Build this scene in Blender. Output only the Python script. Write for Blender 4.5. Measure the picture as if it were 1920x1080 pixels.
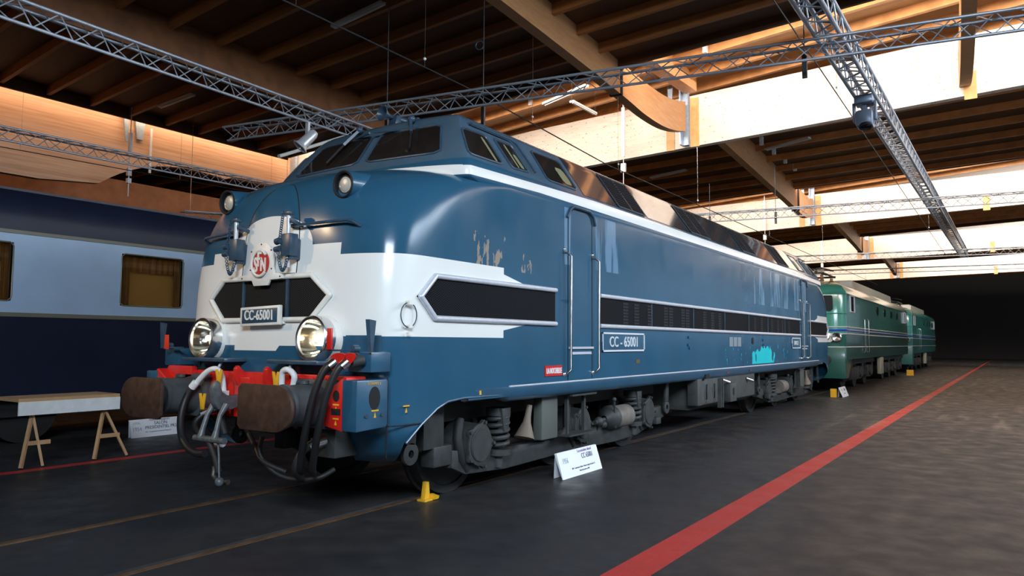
import bpy, bmesh, math, random
from mathutils import Vector, Matrix
random.seed(7)
S = bpy.context.scene
COL = S.collection
for o in list(bpy.data.objects): bpy.data.objects.remove(o)

# ------------------------------------------------------------------ camera
cam_d = bpy.data.cameras.new('camera'); cam = bpy.data.objects.new('camera', cam_d); COL.objects.link(cam)
F_PX = 1384.0
yaw, pit, rol = (math.radians(a) for a in (33.75, 4.136, 0.385))
Fv = Vector((math.cos(yaw)*math.cos(pit), math.sin(yaw)*math.cos(pit), math.sin(pit)))
R0 = Vector((math.sin(yaw), -math.cos(yaw), 0)); U0 = R0.cross(Fv)
Rv = R0*math.cos(rol)+U0*math.sin(rol); Uv = -R0*math.sin(rol)+U0*math.cos(rol)
M = Matrix((Rv, Uv, -Fv)).transposed().to_4x4(); M.translation = Vector((-3.724, -5.657, 1.5575))
cam.matrix_world = M
cam_d.sensor_width = 36; cam_d.lens = F_PX/1920*36; cam_d.clip_start = 0.05; cam_d.clip_end = 400
S.camera = cam
S.view_settings.view_transform = 'Standard'; S.view_settings.look = 'None'
S.view_settings.exposure = 0.0; S.view_settings.gamma = 1; S.view_settings.use_curve_mapping = False

# ------------------------------------------------------------------ world and lamps
w = bpy.data.worlds.new('world'); S.world = w; w.use_nodes = True
w.node_tree.nodes['Background'].inputs[0].default_value = (0.95, 0.82, 0.70, 1)
w.node_tree.nodes['Background'].inputs[1].default_value = 0.05

def lamp(kind, name, loc, target, energy, col, **kw):
    d = bpy.data.lights.new(name, kind); o = bpy.data.objects.new(name, d); COL.objects.link(o)
    o.location = loc; d.energy = energy; d.color = col
    o.rotation_euler = (Vector(target)-Vector(loc)).to_track_quat('-Z', 'Y').to_euler()
    for k, v in kw.items(): setattr(d, k, v)
    return o
WELL = 32.0      # strength of the sky seen through the roof glazing
SIDEW = 0.5      # strength of the windows along the right wall
lamp('SPOT', 'stage_light_on_nose', (-4.6, 4.3, 5.0), (0.9, -0.1, 2.2), 560, (1, .70, .42), spot_size=math.radians(36), spot_blend=.7, shadow_soft_size=.09)
lamp('SPOT', 'sign_light', (1.2, -5.2, 5.1), (4.2, -1.45, 0.1), 330, (.82, .88, 1), spot_size=math.radians(17), spot_blend=.8, shadow_soft_size=.05)
lamp('SPOT', 'coach_light', (-1.5, 0.4, 5.0), (2.2, 4.9, 2.2), 300, (.72, .85, 1), spot_size=math.radians(62), spot_blend=.8, shadow_soft_size=.2)
lamp('AREA', 'aisle_fill', (9.0, -13.0, 7.0), (9.0, -1.4, 2.2), 900, (.74, .87, 1), shape='RECTANGLE', size=12, size_y=2.2, spread=math.radians(110))  # added unseen area lamp that brightens the locomotive side; no window here
lamp('AREA', 'front_fill', (-8.5, -9.5, 6.9), (3.0, -1.4, 1.6), 600, (.74, .87, 1), shape='RECTANGLE', size=5, size_y=2.4, spread=math.radians(95))  # added unseen lamp, behind and right of the camera, filling flank and nose

# ------------------------------------------------------------------ materials
def srgb(h):
    c = [int(h[i:i+2], 16)/255 for i in (0, 2, 4)]
    return tuple(x/12.92 if x <= .04045 else ((x+.055)/1.055)**2.4 for x in c)
def nt(m): return m.node_tree.nodes, m.node_tree.links
MATS = {}
def mat(name, col, rough=.5, metal=0, var=.0, scale=6, bump=0, emit=0, coat=0, spec=.5, alpha=1, trans=0, detail=4, stretch=None):
    if name in MATS: return MATS[name]
    m = bpy.data.materials.new(name); m.use_nodes = True; N, L = nt(m); b = N['Principled BSDF']
    if isinstance(col, str): col = srgb(col)
    b.inputs['Base Color'].default_value = (*col, 1); b.inputs['Roughness'].default_value = rough
    b.inputs['Metallic'].default_value = metal; b.inputs['Specular IOR Level'].default_value = spec
    if coat: b.inputs['Coat Weight'].default_value = coat; b.inputs['Coat Roughness'].default_value = .08
    if emit: b.inputs['Emission Color'].default_value = (*col, 1); b.inputs['Emission Strength'].default_value = emit
    if trans: b.inputs['Transmission Weight'].default_value = trans
    if var or bump:
        tc = N.new('ShaderNodeTexCoord'); mp = N.new('ShaderNodeMapping'); nz = N.new('ShaderNodeTexNoise')
        L.new(tc.outputs['Object'], mp.inputs[0]); L.new(mp.outputs[0], nz.inputs['Vector'])
        if stretch: mp.inputs['Scale'].default_value = stretch
        nz.inputs['Scale'].default_value = scale; nz.inputs['Detail'].default_value = detail
        if var:
            mx = N.new('ShaderNodeMix'); mx.data_type = 'RGBA'
            mr = N.new('ShaderNodeMapRange'); mr.inputs[1].default_value = .3; mr.inputs[2].default_value = .7
            L.new(nz.outputs['Fac'], mr.inputs[0]); L.new(mr.outputs[0], mx.inputs['Factor'])
            mx.inputs['A'].default_value = (*[c*(1-var) for c in col], 1)
            mx.inputs['B'].default_value = (*[min(1, c*(1+var)) for c in col], 1)
            L.new(mx.outputs['Result'], b.inputs['Base Color'])
        if bump:
            bp = N.new('ShaderNodeBump'); bp.inputs['Strength'].default_value = bump; bp.inputs['Distance'].default_value = .01
            L.new(nz.outputs['Fac'], bp.inputs['Height']); L.new(bp.outputs[0], b.inputs['Normal'])
    MATS[name] = m; return m

# small node expression builder: values are sockets or floats
class NX:
    def __init__(s, m): s.m = m; s.N, s.L = nt(m)
    def op(s, o, *a, clamp=False):
        n = s.N.new('ShaderNodeMath'); n.operation = o; n.use_clamp = clamp
        for i, x in enumerate(a):
            if isinstance(x, (int, float)): n.inputs[i].default_value = x
            else: s.L.new(x, n.inputs[i])
        return n.outputs[0]
    def gt(s, a, b): return s.op('GREATER_THAN', a, b)
    def lt(s, a, b): return s.op('LESS_THAN', a, b)
    def mul(s, *a):
        r = a[0]
        for x in a[1:]: r = s.op('MULTIPLY', r, x)
        return r
    def mx(s, *a):
        r = a[0]
        for x in a[1:]: r = s.op('MAXIMUM', r, x)
        return r
    def mad(s, a, k, c): return s.op('MULTIPLY_ADD', a, k, c)
    def mix(s, f, A, B):
        n = s.N.new('ShaderNodeMix'); n.data_type = 'RGBA'
        for k, v in (('Factor', f), ('A', A), ('B', B)):
            if isinstance(v, (int, float)): n.inputs[k].default_value = v
            elif isinstance(v, tuple): n.inputs[k].default_value = (*v[:3], 1)
            else: s.L.new(v, n.inputs[k])
        return n.outputs['Result']
    def coords(s):
        tc = s.N.new('ShaderNodeTexCoord'); sp = s.N.new('ShaderNodeSeparateXYZ')
        s.L.new(tc.outputs['Object'], sp.inputs[0]); s.tc = tc; return sp.outputs
    def noise(s, scale, detail=3, stretch=(1, 1, 1), off=(0, 0, 0)):
        mp = s.N.new('ShaderNodeMapping'); mp.inputs['Scale'].default_value = stretch; mp.inputs['Location'].default_value = off
        s.L.new(s.tc.outputs['Object'], mp.inputs[0]); nz = s.N.new('ShaderNodeTexNoise')
        nz.inputs['Scale'].default_value = scale; nz.inputs['Detail'].default_value = detail
        s.L.new(mp.outputs[0], nz.inputs['Vector']); return nz.outputs['Fac']
    def rng(s, v, a, b, c=0, d=1):
        n = s.N.new('ShaderNodeMapRange'); s.L.new(v, n.inputs[0])
        for i, x in enumerate((a, b, c, d)): n.inputs[i+1].default_value = x
        return n.outputs[0]

BLUE = (.022, .088, .155); WHITE = (.80, .80, .78)
def base_mat(name, rough=.3, coat=.0, spec=.5):
    m = bpy.data.materials.new(name); m.use_nodes = True; b = m.node_tree.nodes['Principled BSDF']
    b.inputs['Roughness'].default_value = rough; b.inputs['Coat Weight'].default_value = coat
    b.inputs['Coat Roughness'].default_value = .06; b.inputs['Specular IOR Level'].default_value = spec
    MATS[name] = m; return m, NX(m), b
HALF = 9.905
def loco_paint():
    m, x, b = base_mat('locomotive_livery', .30, 0, .38)
    X, Y, Z = x.coords()[0:3]
    d = x.op('SUBTRACT', HALF, x.op('ABSOLUTE', X)); ay = x.op('ABSOLUTE', Y)
    side = x.mul(x.gt(Z, 1.592), x.lt(Z, 2.30), x.lt(d, 2.422), x.gt(ay, .9))
    wedge = x.mul(x.gt(Z, x.mad(d, .155, 1.292)), x.lt(Z, x.mad(d, -.2, 2.718)), x.gt(d, 2.41), x.lt(d, 2.83))
    front = x.mul(x.lt(ay, .90), x.lt(Z, 2.405), x.gt(Z, 1.505), x.lt(d, 1.5))
    wid = x.mul(x.lt(Y, .43), x.gt(x.mad(Z, 1.0, Y), 1.29), x.gt(Z, 1.458), x.lt(Z, 1.53), x.lt(d, 1.5), x.lt(X, 0))
    arch = x.mul(x.lt(d, 1.5), x.gt(Z, 2.4), x.lt(Z, x.mad(x.op('SQRT', x.op('MAXIMUM', x.op('SUBTRACT', 1, x.op('POWER', x.op('DIVIDE', ay, .56), 2)), 0)), .30, 2.405)), x.lt(ay, .56))
    # belt stripe
    zt = x.op('MINIMUM', x.mad(d, .030, 3.190), 3.325); zb = x.op('MINIMUM', x.mad(d, .03, 3.097), 3.19)
    zfront = x.mad(ay, -.052, 3.322)
    isf = x.mul(x.lt(d, 1.86), x.lt(ay, 1.375))
    belt = x.mul(x.gt(Z, zb), x.lt(Z, x.mx(x.mul(isf, zfront), x.mul(x.op('SUBTRACT', 1, isf), zt))), x.gt(d, 1.6), x.mx(x.gt(ay, 1.35), isf))
    W = x.mx(side, wedge, front, wid, arch, belt)
    # wear: pale streaks and turquoise patch; the rear streaks also paint in reflections
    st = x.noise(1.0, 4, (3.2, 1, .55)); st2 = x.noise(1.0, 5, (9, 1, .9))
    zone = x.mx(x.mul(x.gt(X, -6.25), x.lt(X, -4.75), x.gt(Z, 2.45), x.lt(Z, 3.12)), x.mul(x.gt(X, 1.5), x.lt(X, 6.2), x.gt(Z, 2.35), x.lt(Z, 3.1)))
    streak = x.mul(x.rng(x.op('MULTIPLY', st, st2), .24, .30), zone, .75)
    tx = x.op('SUBTRACT', 1, x.op('POWER', x.op('ABSOLUTE', x.mad(X, 1.05, -2.25)), 2)); tn = x.mad(x.noise(1, 4, (7, 1, 2.2)), 2.4, -1.2)
    tq = x.mul(x.gt(x.op('ADD', x.op('ADD', tx, tn), x.op('MULTIPLY', x.op('MAXIMUM', x.op('SUBTRACT', Z, 1.36), 0), -7)), .25), x.lt(Y, -1.3), x.gt(Z, 1.14), x.lt(Z, 1.66))
    fl = x.mul(x.gt(x.mul(x.noise(1, 4, (5, 1, 3)), x.noise(1, 3, (26, 1, 9))), .335), x.gt(X, -8.0), x.lt(X, -6.9), x.gt(Z, 2.28), x.lt(Z, 2.62), x.lt(Y, -1.3))
    chip = x.mul(x.gt(x.noise(1, 2, (14, 1, 5)), .70), x.gt(X, -.6), x.lt(X, 4.4), x.gt(Z, 1.15), x.lt(Z, 1.62), x.lt(Y, -1.3))
    gr = x.noise(1.3, 5)
    c = x.mix(gr, tuple(v*.82 for v in BLUE), tuple(v*1.22 for v in BLUE))
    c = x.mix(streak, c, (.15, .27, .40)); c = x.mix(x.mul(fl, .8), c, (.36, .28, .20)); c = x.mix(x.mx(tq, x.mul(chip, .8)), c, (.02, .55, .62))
    wcol = x.mix(gr, (.74, .74, .71), (.86, .86, .83))
    dust = x.mul(x.gt(Z, 3.33), x.rng(x.noise(3, 4), .2, .8, .35, .8)); c = x.mix(dust, c, (.10, .135, .17))
    c = x.mix(W, c, wcol)
    x.L.new(c, b.inputs['Base Color'])
    x.L.new(x.rng(x.noise(2.2, 5, (1, 1, .6)), .35, .7, .15, .27), b.inputs['Roughness'])
    bp = x.N.new('ShaderNodeBump'); bp.inputs['Strength'].default_value = .06; bp.inputs['Distance'].default_value = .02
    x.L.new(x.noise(2.0, 2), bp.inputs['Height']); x.L.new(bp.outputs[0], b.inputs['Normal'])
    return m
LIVERY = loco_paint()

def mesh_grille(name, base=(.004, .004, .005), line=(.019, .021, .024), k=150, a='x'):
    m, x, b = base_mat(name, .6, 0, .05)
    c = x.coords(); u = c[0] if a == 'x' else c[1]; Z = c[2]
    p = x.op('SINE', x.op('ADD', x.op('MULTIPLY', u, k), x.op('MULTIPLY', Z, k*1.7)))
    q = x.op('SINE', x.op('SUBTRACT', x.op('MULTIPLY', u, k), x.op('MULTIPLY', Z, k*1.7)))
    f = x.mx(x.gt(p, .55), x.gt(q, .55))
    x.L.new(x.mix(f, base, line), b.inputs['Base Color']); return m
MESH_F = mesh_grille('expanded_metal_front', k=200, a='y', line=(.034, .032, .030))
MESH_S = mesh_grille('expanded_metal_side', k=170, a='x')

def wood(name, a, b_, rough=.55, knots=False, stretch=(1, 1, 1), sc=2.0):
    m, x, b = base_mat(name, rough); x.coords()
    g = x.noise(sc, 4, stretch)
    c = x.mix(x.rng(g, .3, .7), a, b_)
    if knots:
        k = x.noise(1, 2, (stretch[0]*9, stretch[1]*9, 22)); c = x.mix(x.mul(x.rng(k, .655, .70), .75), c, (.34, .19, .10))
    x.L.new(c, b.inputs['Base Color']); return m
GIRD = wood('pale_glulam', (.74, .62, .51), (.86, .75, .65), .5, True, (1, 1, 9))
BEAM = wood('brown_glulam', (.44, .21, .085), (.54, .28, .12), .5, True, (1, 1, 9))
PURL = wood('purlin_wood_shaded', (.34, .125, .035), (.44, .17, .05), .55, False, (8, 1, 8))  # near purlins only: their shade is put into the colour
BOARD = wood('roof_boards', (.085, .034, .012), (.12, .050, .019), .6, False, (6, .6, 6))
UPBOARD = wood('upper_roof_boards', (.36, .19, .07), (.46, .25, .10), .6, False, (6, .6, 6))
STEEL = mat('galvanised_steel', (.38, .46, .56), .4, .35, .15, 8)
ALU = mat('truss_aluminium', (.42, .45, .50), .36, .45, .1, 10)
CHROME = mat('chrome', (.85, .85, .85), .22, 1)
RAILH = mat('worn_handrail_metal', (.30, .28, .27), .3, 1, .2, 9)
DBLUE = mat('dark_blue_grey_paint', (.035, .07, .11), .35, 0, .2, 12)
SBLUE = mat('locomotive_blue', BLUE, .33, 0, .15, 3, coat=.3)
CREAM = mat('cream_white_paint', (.80, .78, .72), .4, 0, .05, 9)
TRIM = mat('silver_trim', (.62, .65, .72), .28, .25, .05, 20)
BUFG = mat('buffer_grey', (.062, .070, .076), .5, 0, .25, 9, .15)
TANKG = mat('tank_grey', (.056, .060, .058), .6, 0, .25, 6, .15)
GREY = mat('bogie_grey', (.031, .034, .034), .6, 0, .3, 9, .25)
DGREY = mat('underframe_dark', (.010, .010, .011), .65, 0, .3, 6, .2)
RED = mat('buffer_beam_red', (.62, .018, .012), .35, 0, .15, 8)
YEL = mat('yellow_paint', (.78, .42, .02), .4, 0, .1, 8)
RUST = mat('rusty_steel', (.060, .030, .019), .6, .2, .35, 14, .12)
RUBBER = mat('black_rubber', (.012, .012, .013), .5)
PIPEW = mat('white_pipe_paint', (.78, .78, .78), .35, 0, .06, 12)
BLACK = mat('soft_black', (.006, .006, .007), .7)
GLASSD = mat('dark_cab_glass', (.020, .016, .014), .07, 0, .3, 3, spec=.55)
ROOFG = mat('glossy_dark_roof_panel', (.22, .24, .27), .07, .85, .25, 2)
SILV = mat('silver_metal', (.6, .6, .6), .25, 1)
REFL = mat('lamp_reflector', (.93, .88, .74), .12, 1)
GLASS = mat('lamp_glass', (1, 1, 1), .03, trans=1, spec=.5)
BULB = mat('lit_bulb', (1, .86, .6), .3, emit=5)
SIGNW = mat('sign_white', (.80, .82, .86), .35)
SIGNT = mat('sign_text_dark', (.03, .03, .09), .5); SIGNG = mat('sign_text_grey', (.30, .38, .42), .5)
REDPL = mat('red_plate', (.55, .02, .02), .35); LETW = mat('letter_silver', (.62, .66, .70), .4)

# ------------------------------------------------------------------ mesh helpers
OFF = {}
class MB:
    def __init__(s): s.v = []; s.f = []
    def add(s, vs, fs):
        n = len(s.v); s.v += [tuple(p) for p in vs]; s.f += [tuple(i+n for i in q) for q in fs]; return s
    def box(s, x0, x1, y0, y1, z0, z1):
        vs = [(x, y, z) for x in (x0, x1) for y in (y0, y1) for z in (z0, z1)]
        return s.add(vs, [(0, 1, 3, 2), (4, 6, 7, 5), (0, 4, 5, 1), (2, 3, 7, 6), (0, 2, 6, 4), (1, 5, 7, 3)])
    def obox(s, p, q, wd, ht, up=(0, 0, 1)):      # bar from p to q, width wd, height ht
        p, q = Vector(p), Vector(q); d = (q-p).normalized(); up = Vector(up); r = d.cross(up)
        if r.length < 1e-5: r = d.cross(Vector((1, 0, 0)))
        r.normalize(); u = r.cross(d); vs = []
        for c in (p, q):
            for a, b_ in ((-1, -1), (1, -1), (1, 1), (-1, 1)): vs.append(c+r*wd/2*a+u*ht/2*b_)
        return s.add(vs, [(0, 1, 2, 3), (7, 6, 5, 4), (0, 4, 5, 1), (1, 5, 6, 2), (2, 6, 7, 3), (3, 7, 4, 0)])
    def tube(s, pts, r, n=10, caps=True):
        pts = [Vector(p) for p in pts]; R = r if isinstance(r, (list, tuple)) else [r]*len(pts)
        pr = None; vs = []
        for i, p in enumerate(pts):
            d = (pts[min(i+1, len(pts)-1)]-pts[max(i-1, 0)]).normalized()
            if pr is None:
                pr = d.cross(Vector((0, 0, 1)))
                if pr.length < 1e-3: pr = d.cross(Vector((1, 0, 0)))
            pr = (pr-d*pr.dot(d)).normalized(); q = d.cross(pr)
            for k in range(n):
                a = 2*math.pi*k/n; vs.append(p+pr*math.cos(a)*R[i]+q*math.sin(a)*R[i])
        fs = [(i*n+k, i*n+(k+1) % n, (i+1)*n+(k+1) % n, (i+1)*n+k) for i in range(len(pts)-1) for k in range(n)]
        if caps: fs += [tuple(range(n-1, -1, -1)), tuple((len(pts)-1)*n+k for k in range(n))]
        return s.add(vs, fs)
    def cyl(s, p, q, r, r2=None, n=24): return s.tube([p, q], [r, r if r2 is None else r2], n)
    def lathe(s, prof, o, ax, n=32):             # prof: (distance along axis, radius)
        o, ax = Vector(o), Vector(ax).normalized(); a0 = ax.cross(Vector((0, 0, 1)))
        if a0.length < 1e-3: a0 = Vector((1, 0, 0))
        a0.normalize(); b0 = ax.cross(a0); vs = []
        for t, r in prof:
            for k in range(n):
                a = 2*math.pi*k/n; vs.append(o+ax*t+a0*math.cos(a)*r+b0*math.sin(a)*r)
        fs = [(i*n+k, (i+1)*n+k, (i+1)*n+(k+1) % n, i*n+(k+1) % n) for i in range(len(prof)-1) for k in range(n)]
        return s.add(vs, fs)
    def prism(s, poly, ax, a0, a1):              # poly in the two other axes
        def P(u, v, a): return {'x': (a, u, v), 'y': (u, a, v), 'z': (u, v, a)}[ax]
        n = len(poly); vs = [P(u, v, a0) for u, v in poly]+[P(u, v, a1) for u, v in poly]
        return s.add(vs, [tuple(range(n)), tuple(range(2*n-1, n-1, -1))]+[(i, n+i, n+(i+1) % n, (i+1) % n) for i in range(n)])
    def grid(s, rows):
        n = len(rows[0]); vs = [p for r in rows for p in r]
        return s.add(vs, [(i*n+j, i*n+j+1, (i+1)*n+j+1, (i+1)*n+j) for i in range(len(rows)-1) for j in range(n-1)])
    def torus(s, c, ax, R, r, n=28, k=8):
        ax = Vector(ax).normalized(); a0 = ax.cross(Vector((0, 0, 1)))
        if a0.length < 1e-3: a0 = Vector((1, 0, 0))
        a0.normalize(); b0 = ax.cross(a0); c = Vector(c); vs = []
        for i in range(n):
            t = 2*math.pi*i/n; d = a0*math.cos(t)+b0*math.sin(t)
            for j in range(k):
                u = 2*math.pi*j/k; vs.append(c+d*(R+r*math.cos(u))+ax*r*math.sin(u))
        return s.add(vs, [(i*k+j, ((i+1) % n)*k+j, ((i+1) % n)*k+(j+1) % k, i*k+(j+1) % k) for i in range(n) for j in range(k)])
    def ball(s, c, r, n=12, sx=1, sy=1, sz=1):
        rows = []
        for i in range(n+1):
            a = math.pi*i/n
            rows.append([(c[0]+sx*r*math.sin(a)*math.cos(2*math.pi*j/(2*n)), c[1]+sy*r*math.sin(a)*math.sin(2*math.pi*j/(2*n)), c[2]+sz*r*math.cos(a)) for j in range(2*n+1)])
        return s.grid(rows)
    def build(s, name, m, parent=None, bevel=0, smooth=True, angle=38, **props):
        bm = bmesh.new()
        if parent is not None: o0 = OFF[parent.name]
        else:
            xs, ys, zs = zip(*s.v); o0 = Vector(((min(xs)+max(xs))/2, (min(ys)+max(ys))/2, min(zs)))
            if props.get('kind') == 'structure' or props.get('origin0'): o0 = Vector((0, 0, 0))
        props.pop('origin0', None)
        vv = [bm.verts.new(Vector(p)-o0) for p in s.v]
        for q in s.f:
            try: bm.faces.new([vv[i] for i in q])
            except ValueError: pass
        bmesh.ops.remove_doubles(bm, verts=bm.verts, dist=1e-5)
        bmesh.ops.recalc_face_normals(bm, faces=bm.faces)
        if bevel: bmesh.ops.bevel(bm, geom=[e for e in bm.edges if len(e.link_faces) == 2 and e.calc_face_angle(0) > .6], offset=bevel, segments=2, affect='EDGES', profile=.5)
        if smooth:
            for f in bm.faces: f.smooth = True
            for e in bm.edges:
                if len(e.link_faces) == 2 and e.calc_face_angle(0) > math.radians(angle): e.smooth = False
        me = bpy.data.meshes.new(name); bm.to_mesh(me); bm.free(); me.materials.append(m)
        o = bpy.data.objects.new(name, me); COL.objects.link(o)
        if parent is not None: o.parent = parent; OFF[o.name] = o0
        else: o.location = o0; OFF[o.name] = o0
        for k, v in props.items(): o[k] = v
        return o
def empty(name, loc, label=None, cat=None, group=None):
    o = bpy.data.objects.new(name, None); COL.objects.link(o); o.location = loc; OFF[o.name] = Vector(loc)
    o.empty_display_size = .1
    if label: o['label'] = label
    if cat: o['category'] = cat
    if group: o['group'] = group
    return o
def tree_copy(o, dloc=None, parent=None):
    c = o.copy(); COL.objects.link(c)
    if parent is not None: c.parent = parent
    if dloc is not None: c.location = Vector(o.location)+Vector(dloc)
    for ch in [k for k in bpy.data.objects if k.parent == o]: tree_copy(ch, None, c)
    return c
def text(st, size, o, xd, yd, m, name, parent, squeeze=1., ext=.004, align='CENTER', bold=0, **props):
    cu = bpy.data.curves.new('t', 'FONT'); cu.body = st; cu.size = size; cu.extrude = ext; cu.align_x = align; cu.align_y = 'CENTER'
    cu.offset = bold; cu.resolution_u = 3
    ob = bpy.data.objects.new('t', cu); me = bpy.data.meshes.new_from_object(ob)
    xd, yd = Vector(xd).normalized(), Vector(yd).normalized(); zd = xd.cross(yd)
    b = MB(); b.v = [tuple(Vector(o)+xd*v.co.x*squeeze+yd*v.co.y+zd*v.co.z) for v in me.vertices]; b.f = [tuple(p.vertices) for p in me.polygons]
    bpy.data.objects.remove(ob)
    return b.build(name, m, parent, smooth=False, **props)
def interp(tab, z):                               # cubic through rows sorted by first entry
    if z <= tab[0][0]: return tab[0][1:]
    if z >= tab[-1][0]: return tab[-1][1:]
    for i in range(len(tab)-1):
        if tab[i][0] <= z <= tab[i+1][0]: break
    a, b = tab[i], tab[i+1]; h = b[0]-a[0]; t = (z-a[0])/h; out = []
    for k in range(1, len(a)):
        def sl(j):
            if j <= 0 or j >= len(tab)-1: 
                j0, j1 = (0, 1) if j <= 0 else (len(tab)-2, len(tab)-1)
                return (tab[j1][k]-tab[j0][k])/(tab[j1][0]-tab[j0][0])
            s0 = (tab[j][k]-tab[j-1][k])/(tab[j][0]-tab[j-1][0]); s1 = (tab[j+1][k]-tab[j][k])/(tab[j+1][0]-tab[j][0])
            return 0 if s0*s1 <= 0 else 2*s0*s1/(s0+s1)
        m0, m1 = sl(i)*h, sl(i+1)*h
        out.append((2*t**3-3*t*t+1)*a[k]+(t**3-2*t*t+t)*m0+(-2*t**3+3*t*t)*b[k]+(t**3-t*t)*m1)
    return out
#@@SPLIT
# ------------------------------------------------------------------ main locomotive: nose at x = 0, tail at x = 19.81
LEN = 19.81
LOCO = empty('diesel_locomotive', (HALF, 0, 0), 'long blue and white diesel locomotive numbered CC-65001 in the foreground', 'locomotive')
BODY = [(.50, .98, .50, 3.5, 1.22), (.60, .82, .55, 3.6, 1.36), (.80, .70, .62, 4, 1.44), (1.0, .665, .64, 4, 1.45), (1.45, .655, .64, 4, 1.45),
        (2.0, .675, .64, 4, 1.45), (2.35, .70, .68, 3.9, 1.45), (2.55, .715, .76, 3.7, 1.45), (2.75, .745, .90, 3.3, 1.45), (2.9, .79, 1.05, 3.0, 1.45),
        (3.0, .85, 1.2, 2.8, 1.45), (3.1, .98, 1.38, 2.6, 1.45), (3.16, 1.13, 1.55, 2.45, 1.446), (3.22, 1.33, 1.6, 2.1, 1.42), (3.27, 1.52, 1.6, 1.95, 1.40), (3.30, 1.70, 1.6, 1.9, 1.38), (3.34, 2.0, 1.6, 1.9, 1.34)]
CAB = [(2.95, 2.0, .6, 2.4, 1.32), (3.10, 1.75, .30, 2.4, 1.43), (3.14, 1.69, .18, 2.3, 1.449), (3.20, 1.69, .18, 2.3, 1.447), (3.30, 1.735, .17, 2.3, 1.425), (3.35, 1.77, .15, 2.3, 1.392), (3.42, 1.815, .11, 2.2, 1.343),
       (3.80, 2.08, .07, 2.1, 1.083), (3.87, 2.13, .07, 2.1, 1.03), (3.92, 2.17, .09, 2.1, .97), (3.97, 2.26, .16, 2.1, .88), (4.03, 2.45, .28, 2.1, .74), (4.09, 2.8, .5, 2.1, .58),
       (4.14, 3.2, .6, 2, .42), (4.18, 3.8, .7, 2, .22), (4.19, 4.6, .8, 2, .02)]
def sup(tab, z): return interp(tab, z)
def fx(tab, y, z):                               # x of the front face at height z and lateral y
    xf, D, p, wd = sup(tab, z); q = min(1, abs(y)/wd); return xf+D*(1-(1-q**p)**(1/p))
def sy(tab, x, z):                               # half width at station x
    xf, D, p, wd = sup(tab, z)
    if x >= xf+D: return wd
    q = min(1, max(0, (xf+D-x)/D)); return wd*(1-q**p)**(1/p)
def zlow(x):
    pts = [(.90, .50), (.985, .707), (1.183, .843), (1.395, .965), (1.545, 1.02), (1.78, 1.035), (2.4, 1.03), (20, 1.03)]
    if x <= pts[0][0]: return pts[0][1]
    for (a, b), (c, d) in zip(pts, pts[1:]):
        if a <= x <= c: return b+(d-b)*(x-a)/(c-a)
def shell(tab, zl, nf=44, ns=30, nz=90, z1=None):
    z1 = z1 or tab[-1][0]; cols = []
    def col(th=None, xs=None):
        if th is not None:
            xf, D, p, wd = sup(tab, 1.9 if tab is BODY else 3.3); xr = xf+D*(1-abs(math.cos(th))**(2/p))
        else: xr = xs
        lo = zl(xr); out = []
        if th is not None and tab is BODY and abs(math.sin(th))**(2/p)*wd < 1.02: lo = .88
        for i in range(nz+1):
            z = lo+(z1-lo)*i/nz; xf, D, p, wd = sup(tab, z)
            if th is not None:
                c = abs(math.cos(th))**(2/p); sn = abs(math.sin(th))**(2/p)
                out.append((xf+D*(1-c), wd*sn, z))
            else:
                a = xf+D; f = (xs-x0)/(HALF-x0); out.append((a+(HALF-a)*f, wd, z))
        return out
    for i in range(nf+1):
        t = i/nf; cols.append(col(th=math.pi/2*(t*.92+.08*t*t)))
    xf, D, p, wd = sup(tab, 1.9 if tab is BODY else 3.3); x0 = xf+D
    for i in range(1, ns+1):
        f = i/ns; f = f**1.6; cols.append(col(xs=x0+(HALF-x0)*f))
    b = MB()
    for sx in (0, 1):
        for syn in (-1, 1):
            b.grid([[(LEN-x if sx else x, y*syn, z) for x, y, z in c] for c in cols])
    return b
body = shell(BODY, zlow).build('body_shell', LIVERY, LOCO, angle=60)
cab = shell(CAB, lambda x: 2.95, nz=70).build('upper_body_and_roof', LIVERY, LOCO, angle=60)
b = MB()
for s in (-1, 1): b.box(1.75, LEN-1.75, min(s*1.44, s*1.2), max(s*1.44, s*1.2), 1.0, 1.02)
b.box(1.8, LEN-1.8, -1.43, 1.43, .99, 1.05); b.box(.75, 1.9, -1.2, 1.2, 1.28, 1.32); b.box(LEN-1.9, LEN-.75, -1.2, 1.2, 1.28, 1.32)
b.build('underside_plate', DGREY, LOCO)
for s in (-1, 1):                                  # rounded sill below the side ledge
    prof = [(1.45, 1.10), (1.482, 1.098), (1.486, 1.085), (1.474, 1.05), (1.462, 1.0), (1.44, .965), (1.40, .945), (1.36, .945)]
    MB().grid([[(x, s*(1.448+(y-1.448)*k) if y > 1.448 else s*y, z+(1-k)*(.085 if z < 1 else 0)) for y, z in prof] for x, k in ((1.85, .02), (2.1, .1), (2.35, .45), (2.55, 1), (6, 1), (10, 1), (14, 1), (LEN-2.55, 1), (LEN-2.35, .45), (LEN-1.85, .02))]).build('side_sill', SBLUE, LOCO)
    MB().tube([(2.5, s*1.476, 1.103), (LEN-2.5, s*1.476, 1.103)], .010, 8).build('sill_ledge_trim', TRIM, LOCO)
    pts = [(LEN-x if e else x, s*1.447, z) for e in (0,) for x, z in ((.99, .70), (1.183, .838), (1.395, .96), (1.545, 1.012), (1.78, 1.03), (2.45, 1.02))]
    MB().tube(pts, .012, 8).build('arch_edge', SBLUE, LOCO)
# body seams
def dark_line(pts, r=.006, nm='panel_seam', m=BLACK): return MB().tube(pts, r, 6).build(nm, m, LOCO)
dark_line([(.80, -1.405, .60), (.775, -1.433, .85), (.77, -1.435, 1.25), (.76, -1.425, 1.27)])
dark_line([(.79, -1.43, .855), (.95, -1.447, .852), (1.17, -1.452, .85)])

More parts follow.
